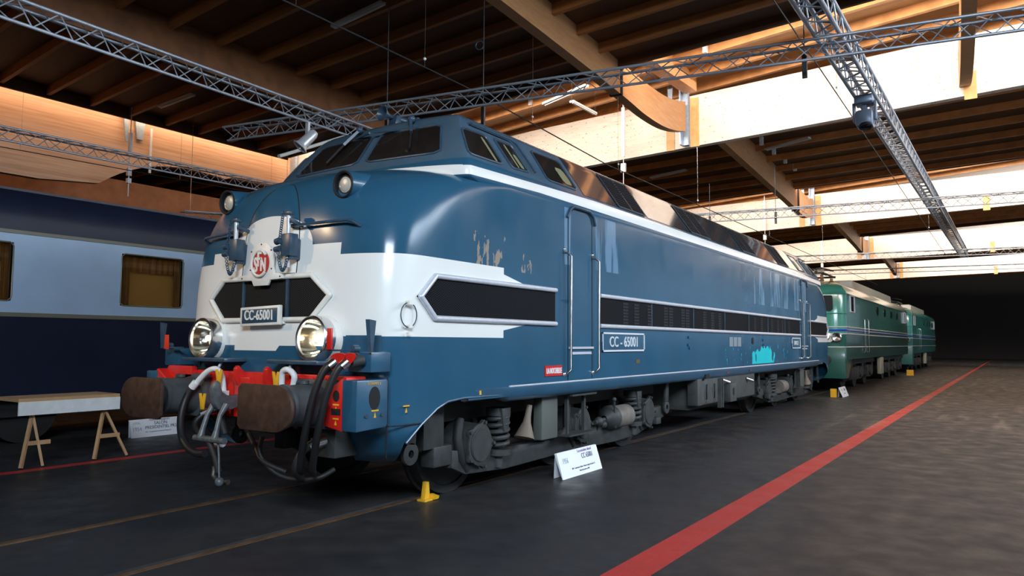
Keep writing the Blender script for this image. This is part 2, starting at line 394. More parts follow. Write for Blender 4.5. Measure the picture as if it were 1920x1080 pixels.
# windscreens and cab windows: rounded patches laid over the cab surface
def rquad(q, r=.18, n=40, rings=7):                # q: four corners; returns rings of points in plane coords
    def bil(u, v):
        u = (u+1)/2; v = (v+1)/2
        return tuple((1-u)*(1-v)*q[0][k]+u*(1-v)*q[1][k]+u*v*q[2][k]+(1-u)*v*q[3][k] for k in (0, 1))
    bd = []
    for i in range(n):
        a = 2*math.pi*(i+.5)/n; c, s_ = math.cos(a), math.sin(a); m_ = max(abs(c), abs(s_)); u, v = c/m_, s_/m_
        if abs(u) > 1-r and abs(v) > 1-r:
            du, dv = abs(u)-(1-r), abs(v)-(1-r); l = math.hypot(du, dv); du, dv = du/l*r, dv/l*r
            u, v = math.copysign(1-r+du, u), math.copysign(1-r+dv, v)
        bd.append((u, v))
    return [[bil(u*k/rings, v*k/rings) for u, v in bd] for k in range(1, rings+1)], bil(0, 0)
def patch(q, surf, r=.18, off=None, n=40, rings=7):
    rg, c = rquad(q, r, n, rings); b = MB(); vs = [surf(*c)]
    for ring in rg: vs += [surf(*p) for p in ring]
    fs = [(0, 1+i, 1+(i+1) % n) for i in range(n)]
    for k in range(rings-1): fs += [(1+k*n+i, 1+(k+1)*n+i, 1+(k+1)*n+(i+1) % n, 1+k*n+(i+1) % n) for i in range(n)]
    b.add(vs, fs); return b, [surf(*p) for p in rg[-1]]
def window(q, surf, r=.18, frame=.011, gm=GLASSD, name='cab_window', fm=DBLUE):
    b, edge = patch(q, surf, r); g = b.build(name, gm, LOCO)
    MB().tube(edge+[edge[0]], frame, 8, caps=False).build('window_seal', fm, g); return g
def front_s(e, o=.005):                            # e: 0 front, 1 rear ; (y,z)
    def f(y, z): x = fx(CAB, y, z)-o; return (LEN-x if e else x, y, z+o)
    return f
def side_s(e, s=-1, o=.006):
    def f(x, z): return (LEN-x if e else x, s*(sy(CAB, x, z)+o), z+.3*o)
    return f
for e in (0, 1):
    for s in (1, -1):
        window([(s*-.06, 3.435), (s*-1.08, 3.41), (s*-.88, 3.785), (s*-.06, 3.80)], front_s(e), .2, .012, name='windscreen')
for e in (0, 1):
    for s in (-1, 1):
        f = side_s(e, s)
        window([(1.90, 3.375), (2.51, 3.385), (2.50, 3.735), (2.08, 3.715)], f, .26, .012)
        g = window([(2.68, 3.39), (3.03, 3.41), (3.0, 3.74), (2.66, 3.735)], f, .16, .014)
        MB().tube([side_s(e, s, .035)(x, z) for x, z in ((1.98, 3.80), (2.3, 3.805), (3.03, 3.80), (3.10, 3.76), (3.12, 3.60), (3.14, 3.42))], .013, 8).build('rain_gutter', DBLUE, LOCO)
        window([(3.42, 3.40), (4.12, 3.40), (4.12, 3.80), (3.46, 3.79)], f, .12, .012)
        fi = side_s(e, s, .010)
        for x0, x1, za, zb in ((2.38, 2.43, 3.40, 3.68), (2.82, 2.86, 3.42, 3.70), (2.90, 2.97, 3.43, 3.60), (3.86, 4.06, 3.44, 3.66)):
            patch([(x0, za), (x1, za), (x1-.02, zb), (x0-.02, zb)], fi, .1, n=16, rings=2)[0].build('cab_interior_panel', mat('cab_interior_green', (.22, .22, .12), .5), LOCO)
# centre pillar and wipers
for e in (0, 1):
    for y, y2 in ((-.47, -.70), (.30, .51)):
        f = front_s(e, .045); p0, p1, p2 = f(y, 3.85), f((y+y2)/2, 3.68), f(y2, 3.46)
        wp = MB().obox(p0, p1, .030, .03).build('windscreen_wiper', DBLUE, LOCO)
        MB().obox(p1, p2, .018, .02).build('wiper_blade', BLACK, wp)
        MB().ball(f(y, 3.87), .04, 8).build('wiper_pivot', DBLUE, wp)
# roof bays: glossy panels, louvre grilles
def bay(x0, x1, s, f, m, nm, zlo=3.375, zhi=3.855, nx=6):
    rows = [[f(x0+(x1-x0)*i/nx, zlo+(zhi-zlo)*j/8) for j in range(9)] for i in range(nx+1)]
    return MB().grid(rows).build(nm, m, LOCO)
def louvre(x0, x1, s):
    f = side_s(0, s, .006); g = bay(x0, x1, s, f, BLACK, 'roof_louvre_grille'); f2 = side_s(0, s, .016); bb = MB()
    for k in range(13):
        z = 3.395+.036*k; bb.obox(f2(x0+.01, z), f2(x1-.01, z), .026, .008, (0, -s*.9, -.5))
    bb.build('louvre_slats', mat('louvre_dark', (.012, .015, .019), .7, spec=.1), g)
    fr = MB()
    for x in (x0, (x0+x1)/2, x1): fr.obox(f2(x, 3.37), f2(x, 3.86), .022, .012, (0, s, .5))
    fr.obox(f2(x0, 3.37), f2(x1, 3.37), .012, .016); fr.obox(f2(x0, 3.86), f2(x1, 3.86), .012, .016)
    fr.build('grille_frame', mat('dark_frame_paint', (.022, .032, .045), .4), g)
BAYS_P = [(4.26, 5.19), (6.20, 7.93), (9.0, 10.80), (11.83, 13.60), (14.62, 15.55)]
BAYS_G = [(5.23, 6.12), (7.98, 8.93), (10.86, 11.79), (13.66, 14.58)]
for s in (-1, 1):
    for a, c in BAYS_P: bay(a, c, s, side_s(0, s, .005), ROOFG, 'roof_side_panel', 3.36, 3.90)
    for a, c in BAYS_G: louvre(a, c, s)
# horn on the roof
hn = MB(); hn.lathe([(0, .018), (.10, .022), (.17, .035), (.22, .06), (.245, .085), (.24, .088), (.23, .080), (.15, .03), (.0, .012)], (2.62, .22, 4.16), (-1, .10, .06))
hn = hn.build('roof_horn', DBLUE, LOCO)
MB().cyl((2.62, .22, 4.16), (2.88, .18, 4.15), .04).cyl((2.74, .205, 4.155), (2.79, .20, 4.155), .055).build('horn_valve', DBLUE, hn)
MB().prism([(2.50, 4.00), (2.62, 4.02), (2.62, 4.19), (2.55, 4.19)], 'y', .16, .28).prism([(2.74, 4.0), (3.0, 4.06), (2.96, 4.20), (2.82, 4.22)], 'y', .08, .30).build('horn_bracket', DBLUE, hn, bevel=.01)
for y in (-.72, -.6): MB().ball((2.62, y, 4.0), .035, 8).build('roof_marker_lamp', SILV, LOCO)

# nose ------------------------------------------------------------
def nose(y, z, o=0.0): return (fx(BODY, y, z)-o, y, z)
# arched centre bulge, a shallow shell standing proud of the nose
def arch_y(z):
    return .385 if z <= 2.42 else .385*math.sqrt(max(0, 1-((z-2.42)/.62)**2))
rows = []
for i in range(41):
    z = 2.16+.88*math.sin(math.pi/2*i/40); wd = arch_y(z)
    rows.append([(fx(BODY, wd*t, z)-.03*(1-abs(t)**4)-.002, wd*t, z) for t in [k/16-1 for k in range(33)]])
MB().grid(rows).build('nose_centre_bulge', LIVERY, LOCO, angle=70)
edge = [nose(arch_y(2.16+.88*math.sin(math.pi/2*i/40)), 2.16+.88*math.sin(math.pi/2*i/40), .002) for i in range(41)]
MB().tube(edge+[(p[0], -p[1], p[2]) for p in reversed(edge)], .0045, 6).build('bulge_seam', BLACK, LOCO)
# hexagonal front grille
HX = [(-.838, 1.946), (-.62, 2.125), (.62, 2.125), (.838, 1.946), (.62, 1.738), (-.62, 1.738)]
gx = .655
gr_ = []
for i in range(41):
    y = -.83+1.66*i/40; k_ = max(0, (abs(y)-.62)/.218); gr_.append([(fx(BODY, y, 1.95)-.014, y, (1.74+.206*k_)+(.385*(1-k_))*j/4-(.0)*j) for j in range(5)])
fg = MB().grid(gr_).build('front_grille', MESH_F, LOCO)
HF = []
for i in range(6):
    a_, b2 = HX[i], HX[(i+1) % 6]; n_ = 8 if i in (1, 4) else 2
    HF += [(fx(BODY, a_[0]+(b2[0]-a_[0])*k/n_, 1.95)-.022, a_[0]+(b2[0]-a_[0])*k/n_, a_[1]+(b2[1]-a_[1])*k/n_) for k in range(n_)]
def frame_loop(pts, r, nm, m, parent, closed=True):
    bb = MB(); P = [Vector(p) for p in pts]; n = len(P)
    for i in range(n if closed else n-1):
        bb.cyl(P[i], P[(i+1) % n], r, n=10)
    for p in P: bb.ball(p, r, 6)
    return bb.build(nm, m, parent)
frame_loop(HF, .025, 'grille_frame', CREAM, fg)
for y in (-.31, .31): MB().box(gx-.012, gx+.012, y-.014, y+.014, 1.76, 2.10).build('grille_mullion', DBLUE, fg)
# emblem and its plate
pl = [(-.30, 2.10), (-.30, 2.145), (-.17, 2.15), (-.155, 2.20), (-.165, 2.30)]
arc = [(-.165*math.cos(math.radians(a)), 2.30+.15*math.sin(math.radians(a))) for a in range(0, 181, 12)]
outl = [(-.30, 2.105), (-.30, 2.15), (-.19, 2.16), (-.165, 2.22)]+arc+[(.165, 2.22), (.19, 2.16), (.30, 2.15), (.30, 2.105), (.13, 2.10), (.10, 2.05), (-.10, 2.05), (-.13, 2.10)]
em = MB().prism(outl, 'x', gx-.058, gx-.035).build('emblem_plate', CREAM, LOCO, bevel=.004)
MB().prism([(.118*math.cos(t*math.pi/20), 2.255+.122*math.sin(t*math.pi/20)) for t in range(40)], 'x', gx-.072, gx-.03).build('emblem_disc', mat('emblem_red', (.45, .022, .012), .4), em)
fxm = gx-.076
# ring letter C round the disc, with S, N and F interlaced
cr = MB(); ring = []
for a in range(38, 323, 9):
    t = math.radians(a); ring.append((fxm, -.110*math.cos(t)*-1*-1, 2.255+.118*math.sin(t)))
cr.tube([(p[0], p[1], p[2]) for p in ring], .013, 8); cr.build('emblem_letter_ring', CREAM, em)
XD = (0, -1, 0); ZD = (0, 0, 1)
text('S', .19, (fxm, .052, 2.235), XD, ZD, CREAM, 'emblem_letter', em, .62, .004, bold=.004)
text('F', .19, (fxm, .004, 2.285), XD, ZD, CREAM, 'emblem_letter', em, .75, .004, bold=.003)
text('N', .17, (fxm, -.052, 2.235), XD, ZD, CREAM, 'emblem_letter', em, .62, .004, bold=.003)
for y, z in ((-.27, 2.125), (.27, 2.125), (-.14, 2.37), (.14, 2.37), (.0, 2.43), (-.15, 2.2), (.15, 2.2)): MB().ball((gx-.058, y, z), .008, 5).build('rivet', RUST, em)
# number plate
npl = MB().prism([(-.305, 1.692), (-.305, 1.868), (.25, 1.852), (.25, 1.68)], 'x', .575, .61).build('front_number_plate', CREAM, LOCO, bevel=.006)
MB().prism([(-.275, 1.715), (-.275, 1.845), (.22, 1.83), (.22, 1.703)], 'x', .571, .59).build('plate_field', DBLUE, npl, bevel=.004)
text('CC-65001', .128, (.568, -.027, 1.776), XD, (0, .03, 1), CREAM, 'plate_lettering', npl, .76, .004, bold=.0015)
MB().box(.59, .67, -.29, .24, 1.70, 1.74).build('plate_bracket', CREAM, npl)
# headlamps (lower pair) and upper lamps
for s, e in ((-1, 0), (1, 0), (-1, 1), (1, 1)):
    h = empty('headlamp', (HALF, 0, 0)); h.parent = LOCO; h.location = (0, 0, 0)
    HX_ = lambda v: LEN-v if e else v; q1 = -1 if e else 1
    c = (HX_(.60), s*.775, 1.568)
    MB().lathe([(-.02, .18), (.02, .195), (.10, .215), (.28, .25)], c, (q1, 0, -.05), 36).build('lamp_housing', CREAM, h)
    MB().lathe([(.03, .197), (-.05, .197), (-.075, .192), (-.085, .18), (-.075, .165), (-.05, .165)], c, (q1, 0, -.05), 40).build('lamp_ring', CHROME, h)
    MB().lathe([(-.055, .166), (-.02, .160), (.04, .135), (.09, .09), (.115, .04), (.12, .001)], c, (q1, 0, -.05), 36).build('lamp_reflector', REFL, h)
    for dy in ((.0, -.06), (-.0, .035)): MB().ball((HX_(.63), s*.775+dy[1], 1.57), .028, 10).build('bulb', BULB, h)
    MB().cyl((HX_(.53), s*.775, 1.392), (HX_(.57), s*.775, 1.38), .015).build('ring_clamp', CHROME, h)
    t = empty('upper_lamp', (HALF, 0, 0)); t.parent = LOCO; t.location = (0, 0, 0)
    c = (HX_(.80), s*.83, 2.935)
    MB().lathe([(0, .105), (-.005, .118), (.02, .123), (.3, .135), (.75, .14)], c, (q1, 0, .05), 32).build('lamp_shroud', SBLUE, t)
    MB().lathe([(0, .105), (.06, .10), (.065, .078), (.03, .078)], c, (q1, 0, .05), 32).build('lamp_bezel', BLACK, t)
    MB().lathe([(.03, .072), (.024, .066), (.018, .045), (.016, .001)], c, (q1, 0, .05), 28).build('lamp_lens', mat('frosted_lens', (.50, .50, .46), .35, .2), t); MB().torus(Vector(c)+Vector((q1*.03, 0, 0)), (q1, 0, .05), .077, .009).build('lens_ring', CHROME, t); MB().torus(c, (q1, 0, .05), .115, .009).build('shroud_rim', BLACK, t)
# handrails on the nose
for pts in (((-.30, 2.575), (-.33, 2.585), (-.98, 2.592), (-1.04, 2.575), (-1.07, 2.54)), ((.47, 2.575), (.50, 2.585), (1.04, 2.575), (1.07, 2.56), (1.08, 2.53))):
    MB().tube([nose(pts[0][0], pts[0][1], .0)]+[nose(y, z, .07) for y, z in pts[1:-1]]+[nose(*pts[-1], .0)], .014, 8).build('nose_handrail', DBLUE, LOCO)
# jumper cable boxes with pipes and chains
def chain(P0, P1, sag, n, nm, parent, r=.0042, R=.013):
    P0, P1 = Vector(P0), Vector(P1); bb = MB()
    for i in range(n):
        t = (i+.5)/n; p = P0.lerp(P1, t); p.z -= sag*4*t*(1-t); bb.torus(p, (1, .3, 0) if i % 2 else (0, 1, .2), R, r, 10, 5)
    return bb.build(nm, DBLUE, parent)
for s, yy in ((-1, -.365), (1, .385)):
    j = empty('jumper_cable_holder', (HALF, 0, 0)); j.parent = LOCO; j.location = (0, 0, 0); x = .60
    MB().cyl((x, yy, 2.20), (x, yy, 2.69), .020, n=14).build('holder_pipe', TRIM, j)
    MB().prism([(yy-.07, 2.30), (yy+.045, 2.30), (yy+.045, 2.36), (yy+.06, 2.42), (yy+.04, 2.50), (yy-.075, 2.50), (yy-.08, 2.40)], 'x', x-.045, x+.05).box(x-.02, x+.10, yy-.05, yy-.02, 2.27, 2.46).build('socket_box', DBLUE, j, bevel=.006)
    MB().cyl((x-.05, yy+.05, 2.44), (x-.05, yy+.10, 2.43), .03).cyl((x-.05, yy+.05, 2.37), (x-.05, yy+.11, 2.36), .026).build('socket_cap', DBLUE, j)
    MB().prism([(x-.02, 2.64), (x+.12, 2.60), (x+.12, 2.57), (x-.02, 2.60)], 'y', yy-.06, yy-.03).box(x-.03, x+.03, yy-.05, yy+.04, 2.67, 2.70).build('holder_arm', DBLUE, j, bevel=.004)
    chain((x-.03, yy+.04, 2.70), (x-.05, yy+.06, 2.42), 0, 14, 'chain', j); chain((x-.04, yy+.09, 2.35), (x-.03, yy-.03, 2.28), .14, 16, 'chain', j)
    MB().box(.60, .68, yy-.03, yy+.03, 2.31, 2.34).box(.60, .68, yy-.03, yy+.03, 2.46, 2.49).build('wall_mount', CREAM, j)
# curved steps over the beam
for y0, y1 in ((.24, .98), (-.99, -.28)):
    MB().prism([(fx(BODY, y0, 1.37)+.04, y0), (.50, y0), (.44, y0+.04), (.44, y1-.04), (.50, y1), (fx(BODY, y1, 1.37)+.04, y1)], 'z', 1.352, 1.385).build('front_step', DBLUE, LOCO, bevel=.006)
# fenders, blades and corner boxes
for s in (-1, 1):
    ff = [nose(s*y, z, .006) for y, z in ((1.01, 1.60), (1.33, 1.60), (1.33, 1.30), (.97, 1.30))]
    rows = [[nose(s*(1.02+.30*i/8), 1.29+.31*j/8, .008) for j in range(9)] for i in range(9)]
    MB().grid(rows).build('corner_paint_plate', SBLUE, LOCO)
    bl = MB(); p0, p1 = Vector((.52, s*1.455, 1.465)), Vector((.56, s*1.47, 1.725))
    bl.add([(.51, s*1.43, 1.725), (.590, s*1.45, 1.715), (.585, s*1.475, 1.715), (.52, s*1.465, 1.725), (.535, s*1.44, 1.465), (.56, s*1.44, 1.465), (.56, s*1.47, 1.465), (.54, s*1.47, 1.465)], [(0, 1, 2, 3), (7, 6, 5, 4), (0, 4, 5, 1), (1, 5, 6, 2), (2, 6, 7, 3), (3, 7, 4, 0)])
    bl.build('corner_blade', DBLUE, LOCO)
    y0, y1 = (s*1.18, s*1.44)
    MB().box(.57, .80, min(y0, y1), max(y0, y1), 1.30, 1.465).build('corner_bracket_box', SBLUE, LOCO, bevel=.012)
    # lateral box behind the beam end
    cb = MB().prism([(.40, 1.245), (.73, 1.245), (.75, 1.235), (.75, .875), (.73, .86), (.40, .845)], 'y', *sorted((s*1.30, s*1.462))).build('beam_side_box', SBLUE, LOCO, bevel=.01)
    MB().prism([(.595+.062*math.cos(a*math.pi/12), 1.10+.092*math.sin(a*math.pi/12)) for a in range(24)], 'y', *sorted((s*1.45, s*1.465))).build('oval_hole', BLACK, cb)
    for x in (.50, .68): MB().cyl((x, s*1.46, .965), (x, s*1.475, .965), .018, n=8).build('bolt', DBLUE, cb)
def ymark(x, z, k, parent, yy=-1.467, ax='y', nm='yellow_mark'):
    bb = MB()
    if ax == 'y': bb.box(x-.04*k, x+.04*k, yy, yy+.002, z, z+.012*k); bb.prism([(x-.014*k, z-.05*k), (x+.014*k, z-.05*k), (x, z-.008*k)], 'y', yy, yy+.002)
    else: bb.box(yy, yy+.002, x-.035*k, x+.035*k, z, z+.012*k); bb.prism([(x-.014*k, z-.05*k), (x+.014*k, z-.05*k), (x, z-.008*k)], 'x', yy, yy+.002)
    return bb.build(nm, YEL, parent)
ymark(.60, .995, 1, LOCO); ymark(.985, 1.005, 1, LOCO, -1.453)
text('EXTREMITE 2', .028, (.585, -1.468, 1.215), (1, 0, 0), ZD, YEL, 'end_lettering', LOCO, .9, .001)
MB().box(2.02, 2.05, -1.454, -1.452, 1.045, 1.085).build('yellow_mark', YEL, LOCO)
# red buffer beam
bm_ = MB().box(.55, .66, -1.30, 1.30, .85, 1.265).build('buffer_beam', RED, LOCO, bevel=.006)
for s in (-1, 1):
    ep = MB().prism([(s*1.06, 1.12), (s*1.30, 1.27), (s*1.325, 1.262), (s*1.325, .845), (s*1.30, .835), (s*1.06, .875)], 'x', .42, .56).build('beam_end_plate', RED, bm_, bevel=.006)
    MB().prism([(s*1.215+.035*math.cos(a*math.pi/10), 1.115+.045*math.sin(a*math.pi/10)) for a in range(20)], 'x', .416, .43).box(.416, .43, s*1.215-.05, s*1.215+.05, .965, 1.015).build('plate_opening', BLACK, ep)
    ymark(s*1.215, 1.04, 1, ep, .417, 'x'); ymark(s*1.215, .93, .9, ep, .417, 'x')
    for z in (1.2, 1.12, 1.04, .96): MB().cyl((.545, s*1.06, z), (.53, s*1.06, z), .014, n=6).build('bolt', RED, bm_)
for y in (.16, -.26):
    MB().prism([(.47, 1.20), (.475, 1.30), (.50, 1.325), (.53, 1.29), (.56, 1.27), (.56, 1.10), (.50, 1.14)], 'y', y-.028, y+.028).build('lifting_lug', RED, bm_, bevel=.008)
for y in (.62, .9, -.5, -.62, -.8, -.95): MB().cyl((.552, y, 1.235), (.535, y, 1.235), .013, n=6).build('bolt', RED, bm_)
MB().prism([(.86, 1.30), (1.25, 1.30), (1.28, 1.26), (1.28, .86), (.86, .86)], 'x', .50, .56).build('beam_corner_plate', RED, bm_, bevel=.006)
MB().box(.50, .56, -.02, .20, .86, 1.22).build('coupling_plate', RED, bm_, bevel=.01)
# buffers
def buffer(s, x0=0.0, dx=1, yy=.865):
    u = empty('buffer', (HALF, 0, 0)); u.parent = LOCO; u.location = (0, 0, 0); X = lambda v: x0+dx*v
    out = []
    for i in range(17):
        a = -math.pi/2+math.pi*i/16; out.append((s*(yy+.12+.205*math.cos(a)), 1.03+.180*math.sin(a)))
    inn = [(s*(yy-.29), 1.03+.18), (s*(yy-.325), 1.03+.145), (s*(yy-.325), 1.03-.145), (s*(yy-.29), 1.03-.18)]
    rows = []
    MB().prism(out+inn, 'x', *sorted((X(0), X(.035)))).build('buffer_head', RUST, u, bevel=.008)
    MB().cyl((X(.03), s*yy, 1.03), (X(.22), s*yy, 1.03), .135, .145, 32).build('buffer_plunger', BUFG, u)
    MB().lathe([(.0, .150), (.0, .172), (.03, .176), (.03, .166), (.30, .166), (.34, .18), (.40, .19)], (X(.17), s*yy, 1.03), (dx, 0, 0), 36).build('buffer_casing', BUFG, u)
    MB().box(*sorted((X(.50), X(.555))), s*yy-.24, s*yy+.24, .83, 1.23).build('buffer_base', BUFG, u, bevel=.01)
    for a, c in ((-.2, .17), (.2, .17), (-.2, -.17), (.2, -.17)): MB().cyl((X(.50), s*yy+a, 1.03+c), (X(.47), s*yy+a, 1.03+c), .02, n=6).build('bolt', BUFG, u)
    MB().cyl((X(.40), s*yy, 1.20), (X(.40), s*yy, 1.225), .035, n=14).build('oil_cap', BUFG, u)
for s in (-1, 1): buffer(s); buffer(s, LEN, -1)
# draw hook and screw coupling
HK = mat('worn_steel', (.11, .125, .135), .45, .25, .3, 20)
hk = MB().prism([(.56, 1.07), (.36, 1.06), (.30, 1.10), (.27, 1.19), (.235, 1.20), (.20, 1.12), (.21, 1.02), (.26, .95), (.34, .92), (.44, .95), (.56, .98)], 'y', .075, .145).build('draw_hook', HK, LOCO, bevel=.014)
cpl = empty('screw_coupling', (HALF, 0, 0)); cpl.parent = LOCO; cpl.location = (0, 0, 0)
for y in (.02, .20):
    MB().tube([(.30, y, .99), (.24, y, .90), (.20, y*1.1-.02, .78), (.18, y*1.1-.02, .70)], [.03, .022, .024, .036], 12).build('coupling_link', HK, cpl)
MB().tube([(.18, .28, .70), (.18, -.14, .70)], .028, 12).build('trunnion', HK, cpl)
MB().tube([(.18, .09, .70), (.22, .05, .55), (.26, .04, .42)], [.025, .022, .03], 12).build('coupling_screw', mat('oily_steel', (.06, .055, .05), .4, .4), cpl)
MB().tube([(.20, -.02, .70), (.16, -.10, .56), (.14, -.14, .40)], .009, 8).ball((.14, -.145, .37), .038, 8).build('tommy_bar', HK, cpl)
MB().tube([(.26, .10, .46), (.25, .10, .38), (.26, .03, .33), (.27, -.08, .34)], .024, 10).build('lower_shackle', mat('oily_steel', (.06, .055, .05), .4, .4), cpl)
# white brake pipes with yellow cocks and black hoses
def pipe(pts, r, m, nm, parent, n=12, sm=6):
    P = [Vector(p) for p in pts]; out = []
    for i in range(len(P)-1):
        a, b_, c, d = P[max(i-1, 0)], P[i], P[i+1], P[min(i+2, len(P)-1)]
        for k in range(sm):
            t = k/sm; out.append(.5*((2*b_)+(c-a)*t+(2*a-5*b_+4*c-d)*t*t+(3*b_-a-3*c+d)*t**3))
    out.append(P[-1]); return MB().tube(out, r, n).build(nm, m, parent)
def vhandle(x, y, z, parent):
    return MB().prism([(y-.022, z-.06), (y+.022, z-.06), (y+.030, z+.0), (y+.050, z+.085), (y+.025, z+.085), (y+.002, z+.02), (y-.020, z+.085), (y-.045, z+.085), (y-.030, z)], 'x', x-.008, x+.008).build('yellow_cock_handle', YEL, parent, bevel=.002)
bp1 = pipe([(.38, .62, 1.13), (.40, .56, 1.20), (.42, .47, 1.27), (.44, .38, 1.285), (.46, .33, 1.22), (.47, .31, 1.10), (.47, .31, .98)], .026, PIPEW, 'brake_pipe', LOCO)
MB().cyl((.46, .40, 1.28), (.50, .40, 1.345), .014, n=10).build('pipe_hanger', STEEL, bp1)
MB().cyl((.37, .645, 1.11), (.385, .605, 1.16), .036, n=12).cyl((.47, .31, .93), (.47, .31, 1.0), .036, n=12).box(.44, .50, .27, .37, 1.03, 1.09).build('pipe_nut', PIPEW, bp1)
pipe([(.37, .645, 1.11), (.33, .68, 1.0), (.28, .66, .85), (.24, .58, .70), (.22, .45, .60), (.20, .28, .56), (.20, .16, .57)], .033, RUBBER, 'brake_hose', bp1)
vhandle(.40, .285, 1.20, bp1); vhandle(.36, .46, .98, bp1)
bp2 = pipe([(.47, -.62, 1.12), (.47, -.645, 1.19), (.46, -.66, 1.26), (.45, -.60, 1.305), (.45, -.53, 1.29), (.46, -.505, 1.22), (.47, -.50, 1.12)], .026, PIPEW, 'brake_pipe', LOCO)
MB().cyl((.46, -.58, 1.30), (.50, -.58, 1.36), .014, n=10).build('pipe_hanger', STEEL, bp2)
MB().cyl((.47, -.50, 1.10), (.47, -.50, 1.17), .034, n=12).cyl((.47, -.615, 1.10), (.47, -.63, 1.17), .034, n=12).build('pipe_nut', PIPEW, bp2)
vhandle(.46, -.43, 1.20, bp2)
h3 = pipe([(.50, .40, .92), (.40, .48, .88), (.32, .50, .80), (.30, .42, .72), (.34, .30, .66), (.36, .22, .64)], .026, RUBBER, 'brake_hose', LOCO)
MB().cyl((.36, .22, .64), (.36, .14, .64), .035).build('hose_coupling', PIPEW, h3)
MB().cyl((.42, .46, .90), (.38, .50, .875), .034).build('hose_clamp', SILV, h3)
bp3 = pipe([(.47, .31, .92), (.47, .31, .80), (.48, .28, .70)], .030, GREY, 'brake_pipe', LOCO)
pipe([(.45, -.28, .72), (.42, -.30, .58), (.45, -.45, .44), (.52, -.62, .385), (.62, -.80, .40), (.75, -.86, .46)], .022, RUBBER, 'brake_hose', LOCO)
pipe([(.55, .12, .82), (.50, -.05, .70), (.45, -.2, .62), (.42, -.35, .52), (.5, -.55, .44)], .024, RUBBER, 'brake_hose', LOCO)
# heavy jumper cables with red caps on the right
for dy, dx in ((0, 0), (-.10, .04)):
    q = pipe([(.36+dx, -1.245+dy*.9, 1.385), (.30+dx, -1.20+dy, 1.32), (.26+dx, -1.14+dy, 1.14), (.26+dx, -1.07+dy, .92), (.30+dx, -.98+dy, .72), (.38+dx, -.86+dy, .53), (.46+dx, -.78+dy, .47)], .030, RUBBER, 'jumper_cable', LOCO, 12)
    MB().cyl((.37+dx, -1.255+dy*.9, 1.39), (.33+dx, -1.225+dy*.95, 1.35), .040).build('cable_gland', SILV, q)
    MB().cyl((.40+dx, -1.27+dy*.8, 1.385), (.50+dx, -1.31+dy*.7, 1.40), .042).build('socket', GREY, q)
    cp = MB(); n_ = 20
    ol = [(.075*math.cos(a*2*math.pi/n_), .045*math.sin(a*2*math.pi/n_)*(1-.35*math.cos(a*2*math.pi/n_))) for a in range(n_)]
    cc = Vector((.36+dx, -1.29+dy*.75, 1.415)); du = Vector((.1, -.92, .42)).normalized(); dv = Vector((-.25, .40, .88)).normalized(); dn = du.cross(dv)
    cp.v = [tuple(cc+du*u+dv*v+dn*t) for t in (-.005, .005) for u, v in ol]; cp.f = [tuple(range(n_)), tuple(range(2*n_-1, n_-1, -1))]+[(i, n_+i, n_+(i+1) % n_, (i+1) % n_) for i in range(n_)]
    cp.build('red_cap', RED, q)
sk = MB().box(.60, .85, -1.02, -.80, .58, .83).build('lower_socket_box', GREY, LOCO, bevel=.012)
MB().cyl((.60, -.90, .72), (.50, -.87, .70), .05).cyl((.50, -.87, .70), (.46, -.86, .68), .04).build('socket', SILV, sk)
pipe([(.48, -.865, .69), (.40, -.84, .63), (.38, -.80, .50), (.48, -.75, .42)], .032, RUBBER, 'jumper_cable', sk)
# marker arms with red flags
for s in (-1, 1):
    y0 = s*1.30; y1 = s*1.01; arm = MB().obox((.50, y0, 1.475), (.49, y1 if s < 0 else y1, 1.475), .03, .015).cyl((.50, y0, 1.49), (.56, y0, 1.49), .03).build('marker_arm', DBLUE, LOCO)
    yf = y1-.06*s*-1 if s < 0 else 1.25
    MB().prism([(yf-.028, 1.48), (yf+.028, 1.48), (yf+.024, 1.655), (yf-.024, 1.655)] if s < 0 else [(yf-.03, 1.46), (yf+.03, 1.46), (yf+.022, 1.60), (yf-.022, 1.60)], 'x', .46, .48).build('red_flag', RED if s < 0 else mat('red_orange', (.75, .05, .02), .4), arm, bevel=.002)
# cable ring on the white flank
rg = MB(); P0 = [(.975+.10*math.cos(a), -1.472, 1.775+.105*math.sin(a)) for a in [math.pi*(i/20)*1.9+1.7 for i in range(21)]]
rg.tube(P0, .005, 6); rg = rg.build('cable_ring', DBLUE, LOCO)
MB().box(.95, 1.0, -1.50, -1.45, 1.86, 1.895).box(.965, 1.005, -1.49, -1.45, 1.665, 1.69).box(.97, .99, -1.48, -1.45, 1.60, 1.63).build('ring_mount', CREAM, rg)

